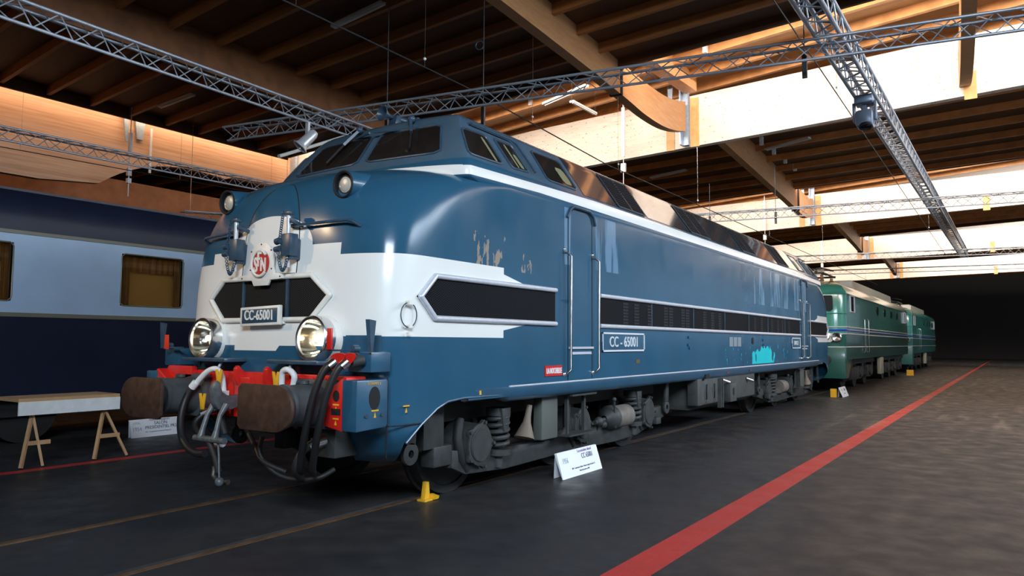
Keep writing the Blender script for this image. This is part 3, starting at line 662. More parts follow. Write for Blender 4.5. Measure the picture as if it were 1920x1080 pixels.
# side: grilles, doors, rails, plates ------------------------------------
def side_grille(x0, x1, s, tip=None, divs=(), ends=True):
    z0, z1 = 1.76, 2.13; zm = 1.94; Y = s*1.452; Y2 = s*1.475
    if tip is None: poly = [(x0, z0), (x1, z0), (x1, z1), (x0, z1)]
    elif tip < x0: poly = [(tip, zm), (x0, z0), (x1, z0), (x1, z1), (x0, z1)]
    else: poly = [(x0, z0), (x1, z0), (tip, zm), (x1, z1), (x0, z1)]
    g = MB().prism(poly, 'y', *sorted((Y-s*.02, Y+s*.006))).build('side_grille', MESH_S, LOCO, smooth=False)
    za, zb = 1.757, 2.133
    if tip is None: runs = [[(x0, zb), (x1, zb)], [(x0, za), (x1, za)]]
    elif tip < x0: runs = [[(x1, zb), (x0, zb), (tip+.03, zm), (x0, za), (x1, za)]]
    else: runs = [[(x0, zb), (x1, zb), (tip-.03, zm), (x1, za), (x0, za)]]
    bb = MB()
    for rn in runs:
        for (a, c), (e, f) in zip(rn, rn[1:]):
            bb.obox((a, Y2, c), (e, Y2, f), .045, .050, (0, s, 0)) if False else bb.tube([(a, s*1.467, c), (e, s*1.467, f)], .027, 10)
        for a, c in rn[1:-1]: bb.ball((a, s*1.467, c), .027, 6)
    bb.build('grille_trim', TRIM, g)
    for i, x in enumerate(divs): MB().box(x-.012, x+.012, *sorted((Y, Y+s*.014)), z0, z1).build('grille_divider', DBLUE, g)
    return g
SHUT = mat('grille_shutter', (.030, .031, .034), .6, spec=.1)
for s in (-1, 1):
    side_grille(1.33, 3.436, s, 1.10); side_grille(LEN-3.436, LEN-1.33, s, LEN-1.10)
    g = side_grille(4.515, LEN-4.515, s, None, (6.15, 7.85, 9.45, 10.95, 12.35, 13.8))
    for x in (5.2, 5.55, 6.0, 6.6, 6.8, 7.3, 7.5, 8.3, 8.7, 9.1, 11.3, 11.8, 12.6, 13.1, 13.5, 14.1):
        bb = MB()
        for k in range(7): bb.box(x, x+.16, *sorted((s*1.459, s*1.463)), 1.80+.042*k, 1.825+.042*k)
        bb.build('shutter_slots', SHUT, g)
def door(x0, s):
    x1 = x0+.59; yy = s*1.453
    d = empty('cab_door', (HALF, 0, 0)); d.parent = LOCO; d.location = (0, 0, 0)
    pts = [(x0, 1.12), (x0, 2.98), (x0+.03, 3.07), (x0+.12, 3.12), (x1-.12, 3.12), (x1-.03, 3.07), (x1, 2.98), (x1, 1.12)]
    MB().prism(pts, 'y', *sorted((s*1.44, s*1.4535))).build('door_leaf', LIVERY, d)
    MB().tube([(x, yy, z) for x, z in pts], .007, 6).build('door_seal', BLACK, d)
    MB().tube([(x, s*1.472, z) for x, z in ((x0-.05, 3.0), (x0+.02, 3.10), (x0+.10, 3.145), (x1-.10, 3.145), (x1, 3.10), (x1+.06, 2.99))], .018, 8).build('door_rain_strip', DBLUE, d)
    MB().box(x0+.0, x1, *sorted((s*1.45, s*1.48)), 1.475, 1.50).box(x0+.06, x1-.03, *sorted((s*1.45, s*1.465)), 1.41, 1.44).build('door_kick_rail', TRIM, d)
    for x in (x0-.06, x1+.05):
        h = MB().tube([(x-.05, s*1.45, 2.585), (x-.04, s*1.50, 2.575), (x, s*1.53, 2.54), (x, s*1.53, 1.24), (x-.04, s*1.50, 1.195), (x-.05, s*1.45, 1.19)], .013, 10).build('door_handrail', RAILH, d)
        MB().ball((x-.05, s*1.46, 2.62), .02, 6).ball((x-.05, s*1.46, 1.19), .028, 6).build('handrail_mount', CHROME, h)
    MB().obox((x0-.06, s*1.53, 2.03), (x0+.03, s*1.48, 2.04), .015, .02).build('door_lever', CHROME, d)
for s in (-1, 1): door(3.74, s); door(LEN-3.74-.59, s)
def plate(x0, x1, z0, z1, st, size, s=-1, sq=.7, red=False):
    Y = s*1.452; m0, m1 = (REDPL, PIPEW) if red else (SBLUE, LETW)
    p = MB().box(x0, x1, *sorted((Y, Y+s*.012)), z0, z1).build('name_plate' if red else 'number_plate', m0, LOCO)
    if not red:
        bb = MB(); t = .022
        for a in ((x0, x1, z0, z0+t), (x0, x1, z1-t, z1), (x0, x0+t, z0, z1), (x1-t, x1, z0, z1)): bb.box(a[0], a[1], *sorted((Y+s*.012, Y+s*.022)), a[2], a[3])
        bb.build('plate_border', LETW, p)
    xd = (1, 0, 0) if s < 0 else (-1, 0, 0)
    text(st, size, ((x0+x1)/2, Y+s*.016, (z0+z1)/2-.003), xd, ZD, m1, 'plate_lettering', p, sq, .005, bold=0 if red else .001)
for s in (-1, 1):
    plate(4.58, 5.875, 1.435, 1.68, 'CC - 65001', .19, s, .98); plate(14.42, 15.28, 1.435, 1.69, 'S.N.C.F.', .135, s, .95)
plate(3.22, 3.585, 1.178, 1.293, 'LA ROCHELLE', .088, -1, .60, True)
MB().box(5.62, 5.73, -1.458, -1.452, 1.27, 1.32).build('maker_plate', mat('brass', (.3, .24, .12), .4, .8), LOCO)
bx = MB()
for k in range(3): bx.box(9.72+.25*k, 9.93+.25*k, -1.46, -1.452, 1.49, 1.665)
bx.build('data_plates', mat('dull_plate', (.20, .25, .28), .5), LOCO)
for x, z in ((7.62, 1.64), (7.60, 1.52), (7.66, 1.47), (11.95, 1.62), (11.97, 1.52)): MB().cyl((x, -1.45, z), (x, -1.475, z), .022, n=8).build('body_bolt', SBLUE, LOCO)
MB().prism([(11.22+.07*math.cos(a*math.pi/8), 1.60+.07*math.sin(a*math.pi/8)) for a in range(16)], 'y', -1.458, -1.45).build('filler_hole', BLACK, LOCO)
MB().box(8.33, 8.52, -1.49, -1.42, .96, 1.03).build('sill_opening', BLACK, LOCO)
for x in (9.5, 10.9): MB().box(x, x+.05, -1.486, -1.482, 1.01, 1.04).build('red_mark', REDPL, LOCO)

# running gear -----------------------------------------------------------
def coil(c, R, h, turns, r):
    n = turns*14; return [(c[0]+R*math.cos(2*math.pi*i/14), c[1]+R*math.sin(2*math.pi*i/14), c[2]+h*i/n) for i in range(n+1)]
def mx_(v, e): return LEN-v if e else v
for e in (0, 1):
    BG = empty('bogie', (HALF, 0, 0)); BG.parent = LOCO; BG.location = (0, 0, 0)
    X = lambda v: mx_(v, e)
    for s in (-1, 1):
        def B(x0, x1, y0, y1, z0, z1): return MB().box(*sorted((X(x0), X(x1))), *sorted((s*y0, s*y1)), z0, z1)
        # dropped side frame with risers
        poly = [(1.98, .50), (2.2, .47), (2.62, .44), (3.9, .40), (4.4, .52), (5.0, .52), (5.6, .40), (6.1, .44), (6.9, .56), (7.3, .58), (7.3, .40), (6.9, .34), (6.3, .22), (5.6, .20), (4.4, .22), (2.9, .20), (2.2, .24), (1.98, .33)]
        MB().prism([(X(a), c) for a, c in poly], 'y', *sorted((s*1.06, s*1.16))).build('bogie_frame', GREY, BG, bevel=.01)
        B(1.58, 1.88, 1.02, 1.14, .54, 1.0).build('frame_riser', GREY, BG, bevel=.01); B(1.72, 2.0, .98, 1.15, .36, .56).build('frame_foot', GREY, BG, bevel=.02)
        for xa in (2.35, 4.52, 6.57):
            # axle box: cylinder with lobed cover
            bb = MB().cyl((X(xa), s*.90, .52), (X(xa), s*1.20, .52), .225, .205, 28)
            ab = bb.build('axle_box', GREY, BG)
            lob = []
            for i in range(48):
                a = 2*math.pi*i/48; r_ = .195+.045*max(0, math.cos(5*a))**3; lob.append((X(xa)+r_*math.cos(a), .52+r_*1.08*math.sin(a)))
            MB().prism(lob, 'y', *sorted((s*1.19, s*1.235))).build('axle_box_cover', GREY, ab, bevel=.006)
            MB().cyl((X(xa), s*1.23, .52), (X(xa), s*1.25, .52), .155, n=32).torus((X(xa), s*1.24, .52), (0, 1, 0), .16, .008).build('cover_disc', GREY, ab)
            for i in range(5):
                a = 2*math.pi*i/5; MB().cyl((X(xa)+.215*math.cos(a), s*1.23, .52+.23*math.sin(a)), (X(xa)+.215*math.cos(a), s*1.255, .52+.23*math.sin(a)), .018, n=6).build('bolt', GREY, ab)
            MB().tube([(X(xa-.18), s*1.1, .78), (X(xa-.26), s*1.14, .60), (X(xa-.22), s*1.15, .40), (X(xa-.12), s*1.13, .28)], .05, 10).build('brake_hanger', DGREY, BG)
        for xs in (2.76, 6.15):
            sp = MB().tube(coil((X(xs), s*1.16, .44), .105, .34, 5, .03), .025, 8).build('coil_spring', GREY, BG)
            MB().cyl((X(xs), s*1.16, .37), (X(xs), s*1.16, .43), .135).cyl((X(xs), s*1.16, .24), (X(xs), s*1.16, .37), .05).build('spring_seat', GREY, sp); MB().cyl((X(xs), s*1.16, .78), (X(xs), s*1.16, .86), .13).build('spring_cap', GREY, sp)
            MB().prism([(X(xs-.10), .86), (X(xs+.06), .86), (X(xs+.02), .60), (X(xs-.06), .62)], 'y', *sorted((s*1.2, s*1.28))).build('spring_bracket', GREY, BG, bevel=.006)
        for xt in (1.32, 7.30):
            MB().lathe([(-.02, .035), (-.02, .10), (.02, .10), (.02, .035)], (X(xt), s*1.2, .55), (0, 1, 0), 28).obox((X(xt), s*1.2, .63), (X(xt+.03), s*1.2, .95), .12, .04, (0, 1, 0)).build('towing_eye', GREY, BG, bevel=.004)
        MB().lathe([(0, .03), (.12, .035), (.25, .055), (.34, .095), (.36, .115), (.34, .105), (.2, .05)], (X(3.19), s*1.28, .86), (-.30*(1 if not e else -1), 0, -1), 24).build('sanding_funnel', mat('dusty_brown', (.17, .13, .10), .6), BG)
        B(3.42, 3.78, 1.18, 1.30, .45, .98).build('sand_box', mat('sandbox_grey', (.09, .10, .09), .5), BG, bevel=.02)
        # hanging steps
        st = MB(); 
        for xx in (3.98, 4.40): st.box(*sorted((X(xx-.02), X(xx+.02))), *sorted((s*1.28, s*1.32)), .47, .97)
        st.box(*sorted((X(3.84), X(4.52))), *sorted((s*1.22, s*1.42)), .455, .475); st.box(*sorted((X(3.90), X(4.50))), *sorted((s*1.25, s*1.43)), .92, .94)
        st.prism([(X(3.86), .475), (X(3.98), .475), (X(3.98), .57)], 'y', *sorted((s*1.28, s*1.30))); st.prism([(X(4.52), .475), (X(4.40), .475), (X(4.40), .57)], 'y', *sorted((s*1.28, s*1.30)))
        st.build('hanging_steps', GREY, LOCO)
        # brake cylinder
        bc = MB().cyl((X(5.30), s*1.22, .55), (X(5.78), s*1.22, .55), .15, n=28).build('brake_cylinder', mat('dusty_grey', (.16, .14, .125), .55, 0, .3, 7), BG)
        MB().lathe([(0, .04), (.05, .09), (.12, .14), (.16, .165), (.2, .165)], (X(5.12), s*1.22, .55), (1 if not e else -1, 0, 0)).cyl((X(4.85), s*1.22, .52), (X(5.15), s*1.22, .54), .03).ball((X(4.95), s*1.23, .53), .06, 8).ball((X(5.06), s*1.24, .48), .05, 8).build('cylinder_end', GREY, bc)
        MB().obox((X(5.25), s*1.32, .42), (X(5.22), s*1.32, .78), .02, .02).ball((X(5.22), s*1.32, .80), .03, 6).build('brake_lever', GREY, bc)
        B(6.70, 6.86, 1.2, 1.3, .34, .44).build('end_bracket', GREY, BG, bevel=.01)
    for xa in (2.35, 4.52, 6.57):
        wb = MB()
        ws = empty('wheelset', (HALF, 0, 0)); ws.parent = BG; ws.location = (0, 0, 0)
        wb.cyl((X(xa), -1.0, .525), (X(xa), 1.0, .525), .09)
        for s in (-1, 1): wb.lathe([(.0, .10), (.0, .44), (.02, .45), (.02, .525), (-.10, .53), (-.105, .555), (-.135, .555), (-.135, .44), (-.1, .43), (-.1, .10)], (X(xa), s*.80, .525), (0, s, 0), 40)
        o = wb.build('wheels_and_axle', DGREY, BG); bpy.data.objects.remove(ws)
        MB().box(X(xa)-.45, X(xa)+.45, -.6, .6, .35, .85).build('traction_motor', DGREY, BG, bevel=.03)
    MB().box(*sorted((X(1.5), X(7.4))), -.95, .95, .75, .95).build('bogie_centre_frame', DGREY, BG)
tk = MB().prism([(-1.40, .95), (-1.40, .52), (-1.2, .42), (1.2, .42), (1.40, .52), (1.40, .95)], 'x', 8.30, 11.50).build('fuel_tank', TANKG, LOCO, bevel=.015)
MB().box(8.10, 8.32, -1.43, -1.25, .52, .96).build('tank_end_panel', TANKG, LOCO, bevel=.01)
MB().box(8.55, 8.60, -1.43, -1.39, .55, .62).box(8.95, 9.0, -1.43, -1.39, .55, .62).build('tank_valve', SILV, tk)
MB().tube([(8.56, -1.42, .60), (8.50, -1.44, .72), (8.58, -1.42, .85)], .012, 6).tube([(8.96, -1.42, .60), (8.92, -1.44, .72), (8.98, -1.42, .85)], .012, 6).build('tank_hose', RUBBER, tk)
for a in (9.20, 9.32): MB().box(a, a+.02, -1.46, -1.39, .42, .93).build('tank_divider', TANKG, tk)
MB().box(9.55, 9.90, -1.52, -1.39, .50, .83).build('battery_box', TANKG, LOCO, bevel=.012)
MB().prism([(9.72+.045*math.cos(a*math.pi/8), .68+.07*math.sin(a*math.pi/8)) for a in range(16)], 'y', -1.525, -1.515).build('filler_hole', BLACK, LOCO)
for x, z in ((9.42, .90), (10.9, .87)): MB().cyl((x, -1.40, z), (x+.12, -1.50, z-.05), .03).build('filler_pipe', SILV, LOCO)
# ------------------------------------------------------------------ hall: floor, rails, walls, roof
def floor_mat():
    m, x, b = base_mat('asphalt_floor', .6)
    c = x.coords(); X, Y = c[0], c[1]
    g = x.noise(90, 3); g2 = x.noise(.8, 5)
    col = x.mix(g, (.014, .015, .018), (.036, .037, .041)); col = x.mix(x.mul(x.rng(g2, .35, .75), .45), col, (.055, .046, .040))
    # red guide lines
    l1 = x.mul(x.lt(Y, x.mad(X, -.0115, -3.335)), x.gt(Y, x.mad(X, -.009, -3.615)))
    l2 = x.mul(x.gt(Y, 3.90), x.lt(Y, 4.08))
    rr = x.mix(x.noise(30, 3), (.42, .028, .022), (.62, .055, .045))
    col = x.mix(x.mx(l1, l2), col, rr)
    # warm streaks down the aisle: reflections of lit beams painted into the colour
    sc = x.mul(x.rng(x.noise(1.0, 4, (.35, 3.0, 1)), .56, .68), x.rng(X, 6, 14), x.lt(Y, -2.6), .35)
    col = x.mix(sc, col, (.30, .24, .18))
    x.L.new(col, b.inputs['Base Color'])
    x.L.new(x.rng(x.noise(3, 4), .3, .7, .36, .62), b.inputs['Roughness'])
    bp = x.N.new('ShaderNodeBump'); bp.inputs['Strength'].default_value = .25; bp.inputs['Distance'].default_value = .004
    x.L.new(g, bp.inputs['Height']); x.L.new(bp.outputs[0], b.inputs['Normal'])
    return m
FL = floor_mat()
fl = MB()
# floor slabs leave the flangeway grooves open
for y0, y1 in ((-16, -.785), (-.655, .655), (.785, 26)): fl.add([(-16, y0, 0), (95, y0, 0), (95, y1, 0), (-16, y1, 0)], [(0, 1, 2, 3)])
fl.add([(-16, -.785, -.06), (95, -.785, -.06), (95, .785, -.06), (-16, .785, -.06)], [(0, 1, 2, 3)])
for y in (-.785, -.655, .655, .785): fl.add([(-16, y, -.06), (95, y, -.06), (95, y, 0), (-16, y, 0)], [(0, 1, 2, 3)])
fl.build('floor', FL, kind='structure', smooth=False)
RAILM = mat('rusty_rail', (.16, .085, .045), .5, .3, .35, 9, .2)
for s, w_ in ((-1, 'near steel rail set in the floor under the side doors of the blue locomotive'), (1, 'far steel rail set in the floor, closer to the presidential coach')):
    y = s*.745
    MB().prism([(y-.036, -.055), (y-.036, -.004), (y-.032, .0), (y+.032, .0), (y+.036, -.004), (y+.036, -.055)], 'x', -16, 90).build('rail', RAILM, label=w_, category='rail', group='rails under the blue locomotive', origin0=True)
WALL = mat('dark_wall', (.045, .04, .04), .8)
MB().box(92, 92.2, -16, 26, -.06, 11).build('wall_far', WALL, kind='structure')
MB().box(-16, 92, 25.8, 26, -.06, 11).build('wall_left', WALL, kind='structure')
wr = MB()
wr.box(-16, 92, -16.2, -16, -.06, 1.6); wr.box(-16, 92, -16.2, -16, 6.2, 7.6)
WX = [(x, x+5.2) for x in range(-14, 90, 7)]
px = -16
for a, c in WX: wr.box(px, a, -16.2, -16, 1.6, 6.2); px = c
wr.box(px, 92, -16.2, -16, 1.6, 6.2)
wr.build('wall_right', WALL, kind='structure')
SKYR = mat('daylight_window_cool', (.62, .80, 1.0), .5, emit=SIDEW)
for i, (a, c) in enumerate(WX):
    o = MB().box(a, c, -16.18, -16.15, 1.6, 6.2).build('window_%d' % (i+1), SKYR, kind='structure')
    bb = MB()
    for k in range(1, 4): bb.box(a+(c-a)*k/4-.04, a+(c-a)*k/4+.04, -16.15, -16.08, 1.6, 6.2)
    bb.box(a, c, -16.15, -16.08, 3.8, 3.9); bb.build('window_frame', WALL, o)

# roof. Lateral lines run along (LY, 1): x = x0 + LY*y
LY = .095
def slab(name, x0, x1, y0, y1, z, t, m, ly0=LY, ly1=LY, zf=None, **k):
    zf = zf or (lambda y: z)
    vs = []
    for dz in (0, t):
        for x, ly in ((x0, ly0), (x1, ly1)):
            for y in (y0, y1): vs.append((x+ly*y, y, zf(y)+dz))
    return MB().add(vs, [(0, 1, 3, 2), (4, 6, 7, 5), (0, 4, 5, 1), (2, 3, 7, 6), (0, 2, 6, 4), (1, 5, 7, 3)]).build(name, m, kind='structure', smooth=False)
def purlins(ceil, xs, y0, y1, z, m=PURL, wd=.09, ht=.20, ly=LY, zf=None):
    zf = zf or (lambda y: z)
    for x in xs:
        l = ly(x) if callable(ly) else ly
        MB().obox((x+l*y0, y0, zf(y0)-ht/2), (x+l*y1, y1, zf(y1)-ht/2), wd, ht).build('purlin', m, ceil)
Z1 = 7.70
YL = 13.75
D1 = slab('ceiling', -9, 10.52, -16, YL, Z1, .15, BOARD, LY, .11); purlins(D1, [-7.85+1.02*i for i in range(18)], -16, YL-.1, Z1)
MB().obox((10.50+.11*-16, -16, Z1-.02), (10.50+.11*YL, YL, Z1-.02), .08, .34).build('edge_board', BOARD, D1)
MB().box(-9, 12.0, YL-.05, YL+.02, Z1-.26, Z1+.15).build('edge_board', BOARD, D1)
G = [15.55, 31.7, 47.8, 63.9]
ENDS = [(26.75, .16), (42.5, .25), (58.6, .25), (75, .22)]
for i, (g, (e, lye)) in enumerate(zip(G, ENDS)):
    Zd = 7.92
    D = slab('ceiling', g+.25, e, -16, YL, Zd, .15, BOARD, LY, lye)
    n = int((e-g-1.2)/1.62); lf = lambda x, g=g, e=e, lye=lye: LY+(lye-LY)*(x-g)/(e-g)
    purlins(D, [g+1.2+1.62*k for k in range(n+1)], -16, YL, Zd, mat('purlin_wood_lit', (.56, .21, .06), .55, 0, .2, 3), .09, .20, lf)  # same purlins in a lighter colour that stands in for more light
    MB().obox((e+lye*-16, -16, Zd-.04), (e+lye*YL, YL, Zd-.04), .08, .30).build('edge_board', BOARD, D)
    # high roof between the glazing and the girder
    a = 10.55 if i == 0 else ENDS[i-1][0]
    zf = lambda y: 8.9-.045*y
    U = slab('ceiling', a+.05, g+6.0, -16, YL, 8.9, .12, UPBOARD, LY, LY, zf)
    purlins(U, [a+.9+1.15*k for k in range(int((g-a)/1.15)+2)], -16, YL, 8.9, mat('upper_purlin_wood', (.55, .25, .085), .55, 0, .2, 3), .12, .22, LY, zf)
    # glazing strip that lets in the daylight
    y0, y1 = -16, 13.2; xx = a-.12; LYg = .11 if i == 0 else ENDS[i-1][1]
    MB().add([(xx+LYg*y0, y0, 8.1), (xx+LYg*y1, y1, 8.1), (xx+LYg*y1, y1, 8.4), (xx+LYg*y0, y0, 9.5)], [(0, 1, 2, 3)]).build('window_%d' % (21+i), mat('roof_glazing_daylight', (1.0, .93, .84), .5, emit=WELL), kind='structure')
GLAB = ['nearest pale glulam roof girder, brightly lit, crossing above the blue locomotive roof', 'second pale glulam roof girder, beyond the first, above the tail of the blue locomotive', 'third pale glulam roof girder, above the green locomotive', 'farthest pale glulam roof girder at the end of the hall']
BLAB = ['brown longitudinal glulam beam running from the top edge to the nearest lit girder', 'brown longitudinal glulam beam between the first and the second lit girder', 'short brown longitudinal beam between the second and third lit girder', 'farthest small brown longitudinal beam before the last girder']
for i, g in enumerate(G):
    R_ = empty('roof_girder', (g, 0, 6.95), GLAB[i], 'beam', 'lateral glulam girders')
    y0, y1 = -15.5, 25; vs = []
    for dx in (0, .22):
        for y in (y0, y1): vs += [(g+dx+LY*y, y, 6.97-.012*y), (g+dx+LY*y, y, 8.38)]
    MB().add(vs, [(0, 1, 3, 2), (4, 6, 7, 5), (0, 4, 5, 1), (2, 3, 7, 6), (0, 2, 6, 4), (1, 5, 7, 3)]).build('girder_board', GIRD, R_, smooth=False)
    for yy in (2.0, 1.27, -5.2, 8.4):
        x = g+LY*yy; MB().box(x-.03, x, yy-.12, yy+.12, 6.93, 8.3 if yy == 1.27 else 7.55).build('timber_batten', mat('yellow_timber', (.66, .36, .13), .5, 0, .15, 5), R_)
    for yy in (1.52,):
        x = g+LY*yy; MB().box(x-.16, x-.03, yy-.10, yy+.10, 6.98, 8.8).build('steel_hanger', STEEL, R_); MB().box(x-.30, x-.16, yy+.06, yy+.10, 6.98, 8.75).build('steel_flange', STEEL, R_)
        MB().prism([(yy+.30, 8.75), (yy+.46, 8.75), (yy+.42, 7.95), (yy+.34, 7.95)], 'x', x-.25, x-.22).build('steel_blade', STEEL, R_)
def long_beam(lo, hi, y0, k, m, lab, wd=.22, grp='longitudinal glulam beams'):
    b_ = empty('roof_beam', (lo[0][0], y0, lo[0][1]), lab, 'beam', grp); xr = 5.0
    q = MB().prism(list(lo)+list(hi), 'y', y0-wd/2, y0+wd/2); q.v = [(x, y+k*(x-lo[0][2] if len(lo[0]) > 2 else x-KX), z) for x, y, z in q.v]
    q.build('glulam_board', m, b_, smooth=False); return b_
def curve2(pts, n=5):                            # smooth a 2-D polyline
    out = []
    for i in range(len(pts)-1):
        a, b_, c, d = pts[max(i-1, 0)], pts[i], pts[i+1], pts[min(i+2, len(pts)-1)]
        for j in range(n):
            t = j/n; out.append(tuple(.5*(2*b_[q]+(c[q]-a[q])*t+(2*a[q]-5*b_[q]+4*c[q]-d[q])*t*t+(3*b_[q]-a[q]-3*c[q]+d[q])*t**3) for q in (0, 1)))
    return out+[pts[-1]]
LOW = [(-8, 7.08), (2, 7.06), (8, 7.03), (10.9, 6.98), (12.2, 6.93), (13.4, 6.97), (14.4, 7.10), (15.3, 7.30)]
TOP = [(15.3, 8.12), (14.5, 7.93), (13.7, 7.80), (12.5, 7.72), (10.9, 7.70), (-8, 7.70)]
KX = 5.0
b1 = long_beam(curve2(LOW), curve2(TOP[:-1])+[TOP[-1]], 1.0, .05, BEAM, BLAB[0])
MB().box(10.72, 10.80, 1.15, 1.44, 6.97, 7.74).build('splice_plate', BLACK, b1)
for i in range(3):
    dx = 16.1*(i+1); KX = 5.0+dx
    lo = [(G[i]+.3, 7.10)]+[(x+dx, z) for x, z in LOW[2:]]; hi = [(x+dx, max(z, 7.92)) for x, z in TOP[:-1]]+[(G[i]+.3, 7.92)]
    bb = long_beam(curve2(lo), hi, 1.0, .05, BEAM, BLAB[i+1])
    MB().box(G[i+1]-4.3, G[i+1]-4.22, 1.14, 1.44, 6.92, 7.94).build('splice_plate', BLACK, bb)
KX = 5.0
LB = mat('shaded_brown_glulam', (.24, .092, .032), .55, 0, .25, 3)  # darker than the other beams: low light put into the colour
long_beam(curve2([(-8, 6.95), (4, 6.92), (9, 6.85), (12, 6.80), (15.2, 7.1)]), [(15.2, 7.7), (-8, 7.7)], 7.6, .0, LB, 'long shaded brown glulam beam crossing the upper left ceiling')
long_beam(curve2(LOW), curve2(TOP[:-1])+[TOP[-1]], -5.6, .05, BEAM, 'brown glulam beam above the aisle, right of the others')
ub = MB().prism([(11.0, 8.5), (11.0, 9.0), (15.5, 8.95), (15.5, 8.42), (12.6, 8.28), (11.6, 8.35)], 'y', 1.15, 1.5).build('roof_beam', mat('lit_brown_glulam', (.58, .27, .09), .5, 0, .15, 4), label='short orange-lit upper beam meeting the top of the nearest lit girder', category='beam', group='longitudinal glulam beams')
# left light well with arched longitudinal girder
MB().add([(-9, 13.85, 7.9), (40, 13.85, 7.9), (40, 13.85, 8.6), (-9, 13.85, 8.6)], [(0, 1, 2, 3)]).build('window_30', mat('roof_glazing_left', (1.0, .74, .5), .5, emit=WELL*.22), kind='structure')
poly = [(-9, 8.1), (13.0, 8.1), (13.0, 6.72), (10.6, 6.70)]+[(10.4-3.9*t, 6.62+.10*math.sin(t*math.pi)-.85*t**3.2) for t in [k/14 for k in range(15)]]+[(5.0, 5.62), (-9, 5.6)]
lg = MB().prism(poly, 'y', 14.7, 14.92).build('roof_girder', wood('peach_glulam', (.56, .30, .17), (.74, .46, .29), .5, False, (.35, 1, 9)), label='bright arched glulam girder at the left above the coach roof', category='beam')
MB().prism([(7.25, 8.7), (7.75, 8.7), (7.62, 7.2), (7.45, 7.2)], 'y', 14.6, 14.66).prism([(7.0, 7.9), (7.15, 7.9), (7.2, 7.05), (7.1, 7.05)], 'y', 14.55, 14.6).build('steel_bracket', STEEL, lg)
MB().box(7.82, 7.88, 14.58, 14.62, 6.3, 7.6).build('white_conduit', PIPEW, lg)
ML = slab('ceiling', -9, 60, 15.1, 26, 7.95, .15, BOARD, 0, 0); purlins(ML, [-8+1.3*i for i in range(30)], 15.1, 25.8, 7.95, mat('orange_purlin_wood', (.40, .15, .05), .55, 0, .2, 3), ly=0)
MB().add([(-9, 15.05, 7.5), (40, 15.05, 7.5), (40, 15.05, 7.9), (-9, 15.05, 7.9)], [(0, 1, 2, 3)]).build('window_31', mat('left_fill_glow', (1.0, .74, .5), .5, emit=3), kind='structure')  # not a window: added glowing strip hidden behind the girder, brightens the beams beyond
slab('ceiling', -9, 60, 13.8, 15.2, 8.75, .12, UPBOARD, 0, 0)
for y, zb, zt, lb in ((18.0, 5.5, 6.65, 'dark orange glulam beam seen under the bright arched girder at left'), (21.5, 6.2, 7.1, 'rearmost dark orange beam under the arched girder, just above the coach')):
    long_beam([(-6, zb), (8, zb-.1), (26, zb)], [(26, zt), (-6, zt)], y, 0, mat('orange_brown_glulam', (.34, .13, .045), .55, 0, .2, 3), lb)
pc = MB().box(13.05, 13.35, 13.9, 14.6, 0, 8.6).build('hall_column', mat('white_column', (.7, .7, .7), .5), label='white square hall column seen left of the windscreen, behind the coach', category='column')
MB().box(12.9, 13.0, 14.45, 14.75, 0, 8.6).build('hall_column', STEEL, label='slim grey steel column at the end of the bright left girder', category='column')

# lighting trusses --------------------------------------------------------
def truss(p, q, wd, label, name='lighting_truss', n=None, r=.016, kind='tri', offy=None):
    p, q = Vector(p), Vector(q); d = (q-p); Ln = d.length; d.normalize(); side = Vector((0, 0, 1)).cross(d).normalized()
    T = empty(name, p, label, 'truss', 'lighting trusses'); up = Vector((0, 0, 1))
    ch = [side*wd/2, -side*wd/2, -up*wd*.87] if kind == 'tri' else [side*wd/2, -side*wd/2, side*wd/2-up*wd, -side*wd/2-up*wd]
    for c in ch: MB().cyl(p+c, q+c, r*1.2, n=10).build('truss_chord', ALU, T)
    n = n or int(Ln/(wd*1.75)); st = Ln/n
    prs = [(0, 1), (1, 2), (2, 0)] if kind == 'tri' else [(0, 1), (1, 3), (3, 2), (2, 0)]
    for a, c in prs:
        bb = MB()
        for i in range(n):
            s0 = p+d*st*i; s1 = p+d*st*(i+.5); s2 = p+d*st*(i+1)
            bb.cyl(s0+ch[a], s1+ch[c], r*.45, n=6); bb.cyl(s1+ch[c], s2+ch[a], r*.45, n=6)
        bb.build('truss_lacing', ALU, T)
    return T
T1 = truss((-2.6, 2.60, 5.0), (5.0, 2.95, 5.0), .23, 'aluminium truss running from the left edge to the cab roof of the blue locomotive')
T2 = truss((4.2, 5.75, 5.30), (6.55, -8.2, 5.30), .24, 'aluminium truss crossing above the cab roof towards the right edge')
T3 = truss((-1.0, 9.0, 5.24), (7.6, 8.66, 5.24), .24, 'thin aluminium truss above the dark coach roof at left')
T4 = truss((-4, -3.84, 5.64), (34, -4.26, 5.64), .27, 'large aluminium truss running down the aisle at upper right', kind='quad', r=.024)
T5 = truss((17.0, 2.6, 5.3), (18.4, -8.0, 5.3), .27, 'second crossing truss, in front of the second lit girder')
T6 = truss((29.2, 3.2, 5.3), (30.8, -8, 5.3), .27, 'third crossing truss, far above the green locomotive')
T7 = truss((42, 3.5, 5.8), (43.5, -8, 5.8), .27, 'farthest crossing truss near the hall end', n=20)
T8 = truss((7.4, 12.2, 4.9), (10.5, 11.6, 5.1), .24, 'short truss section peeking out beside the left upper lamp of the locomotive')
for x, y in ((7.6, 12.16), (10.3, 11.64)): MB().cyl((x, y, 4.95), (x, y, 7.52), .006, n=5).build('suspension_rod', SILV, T8)
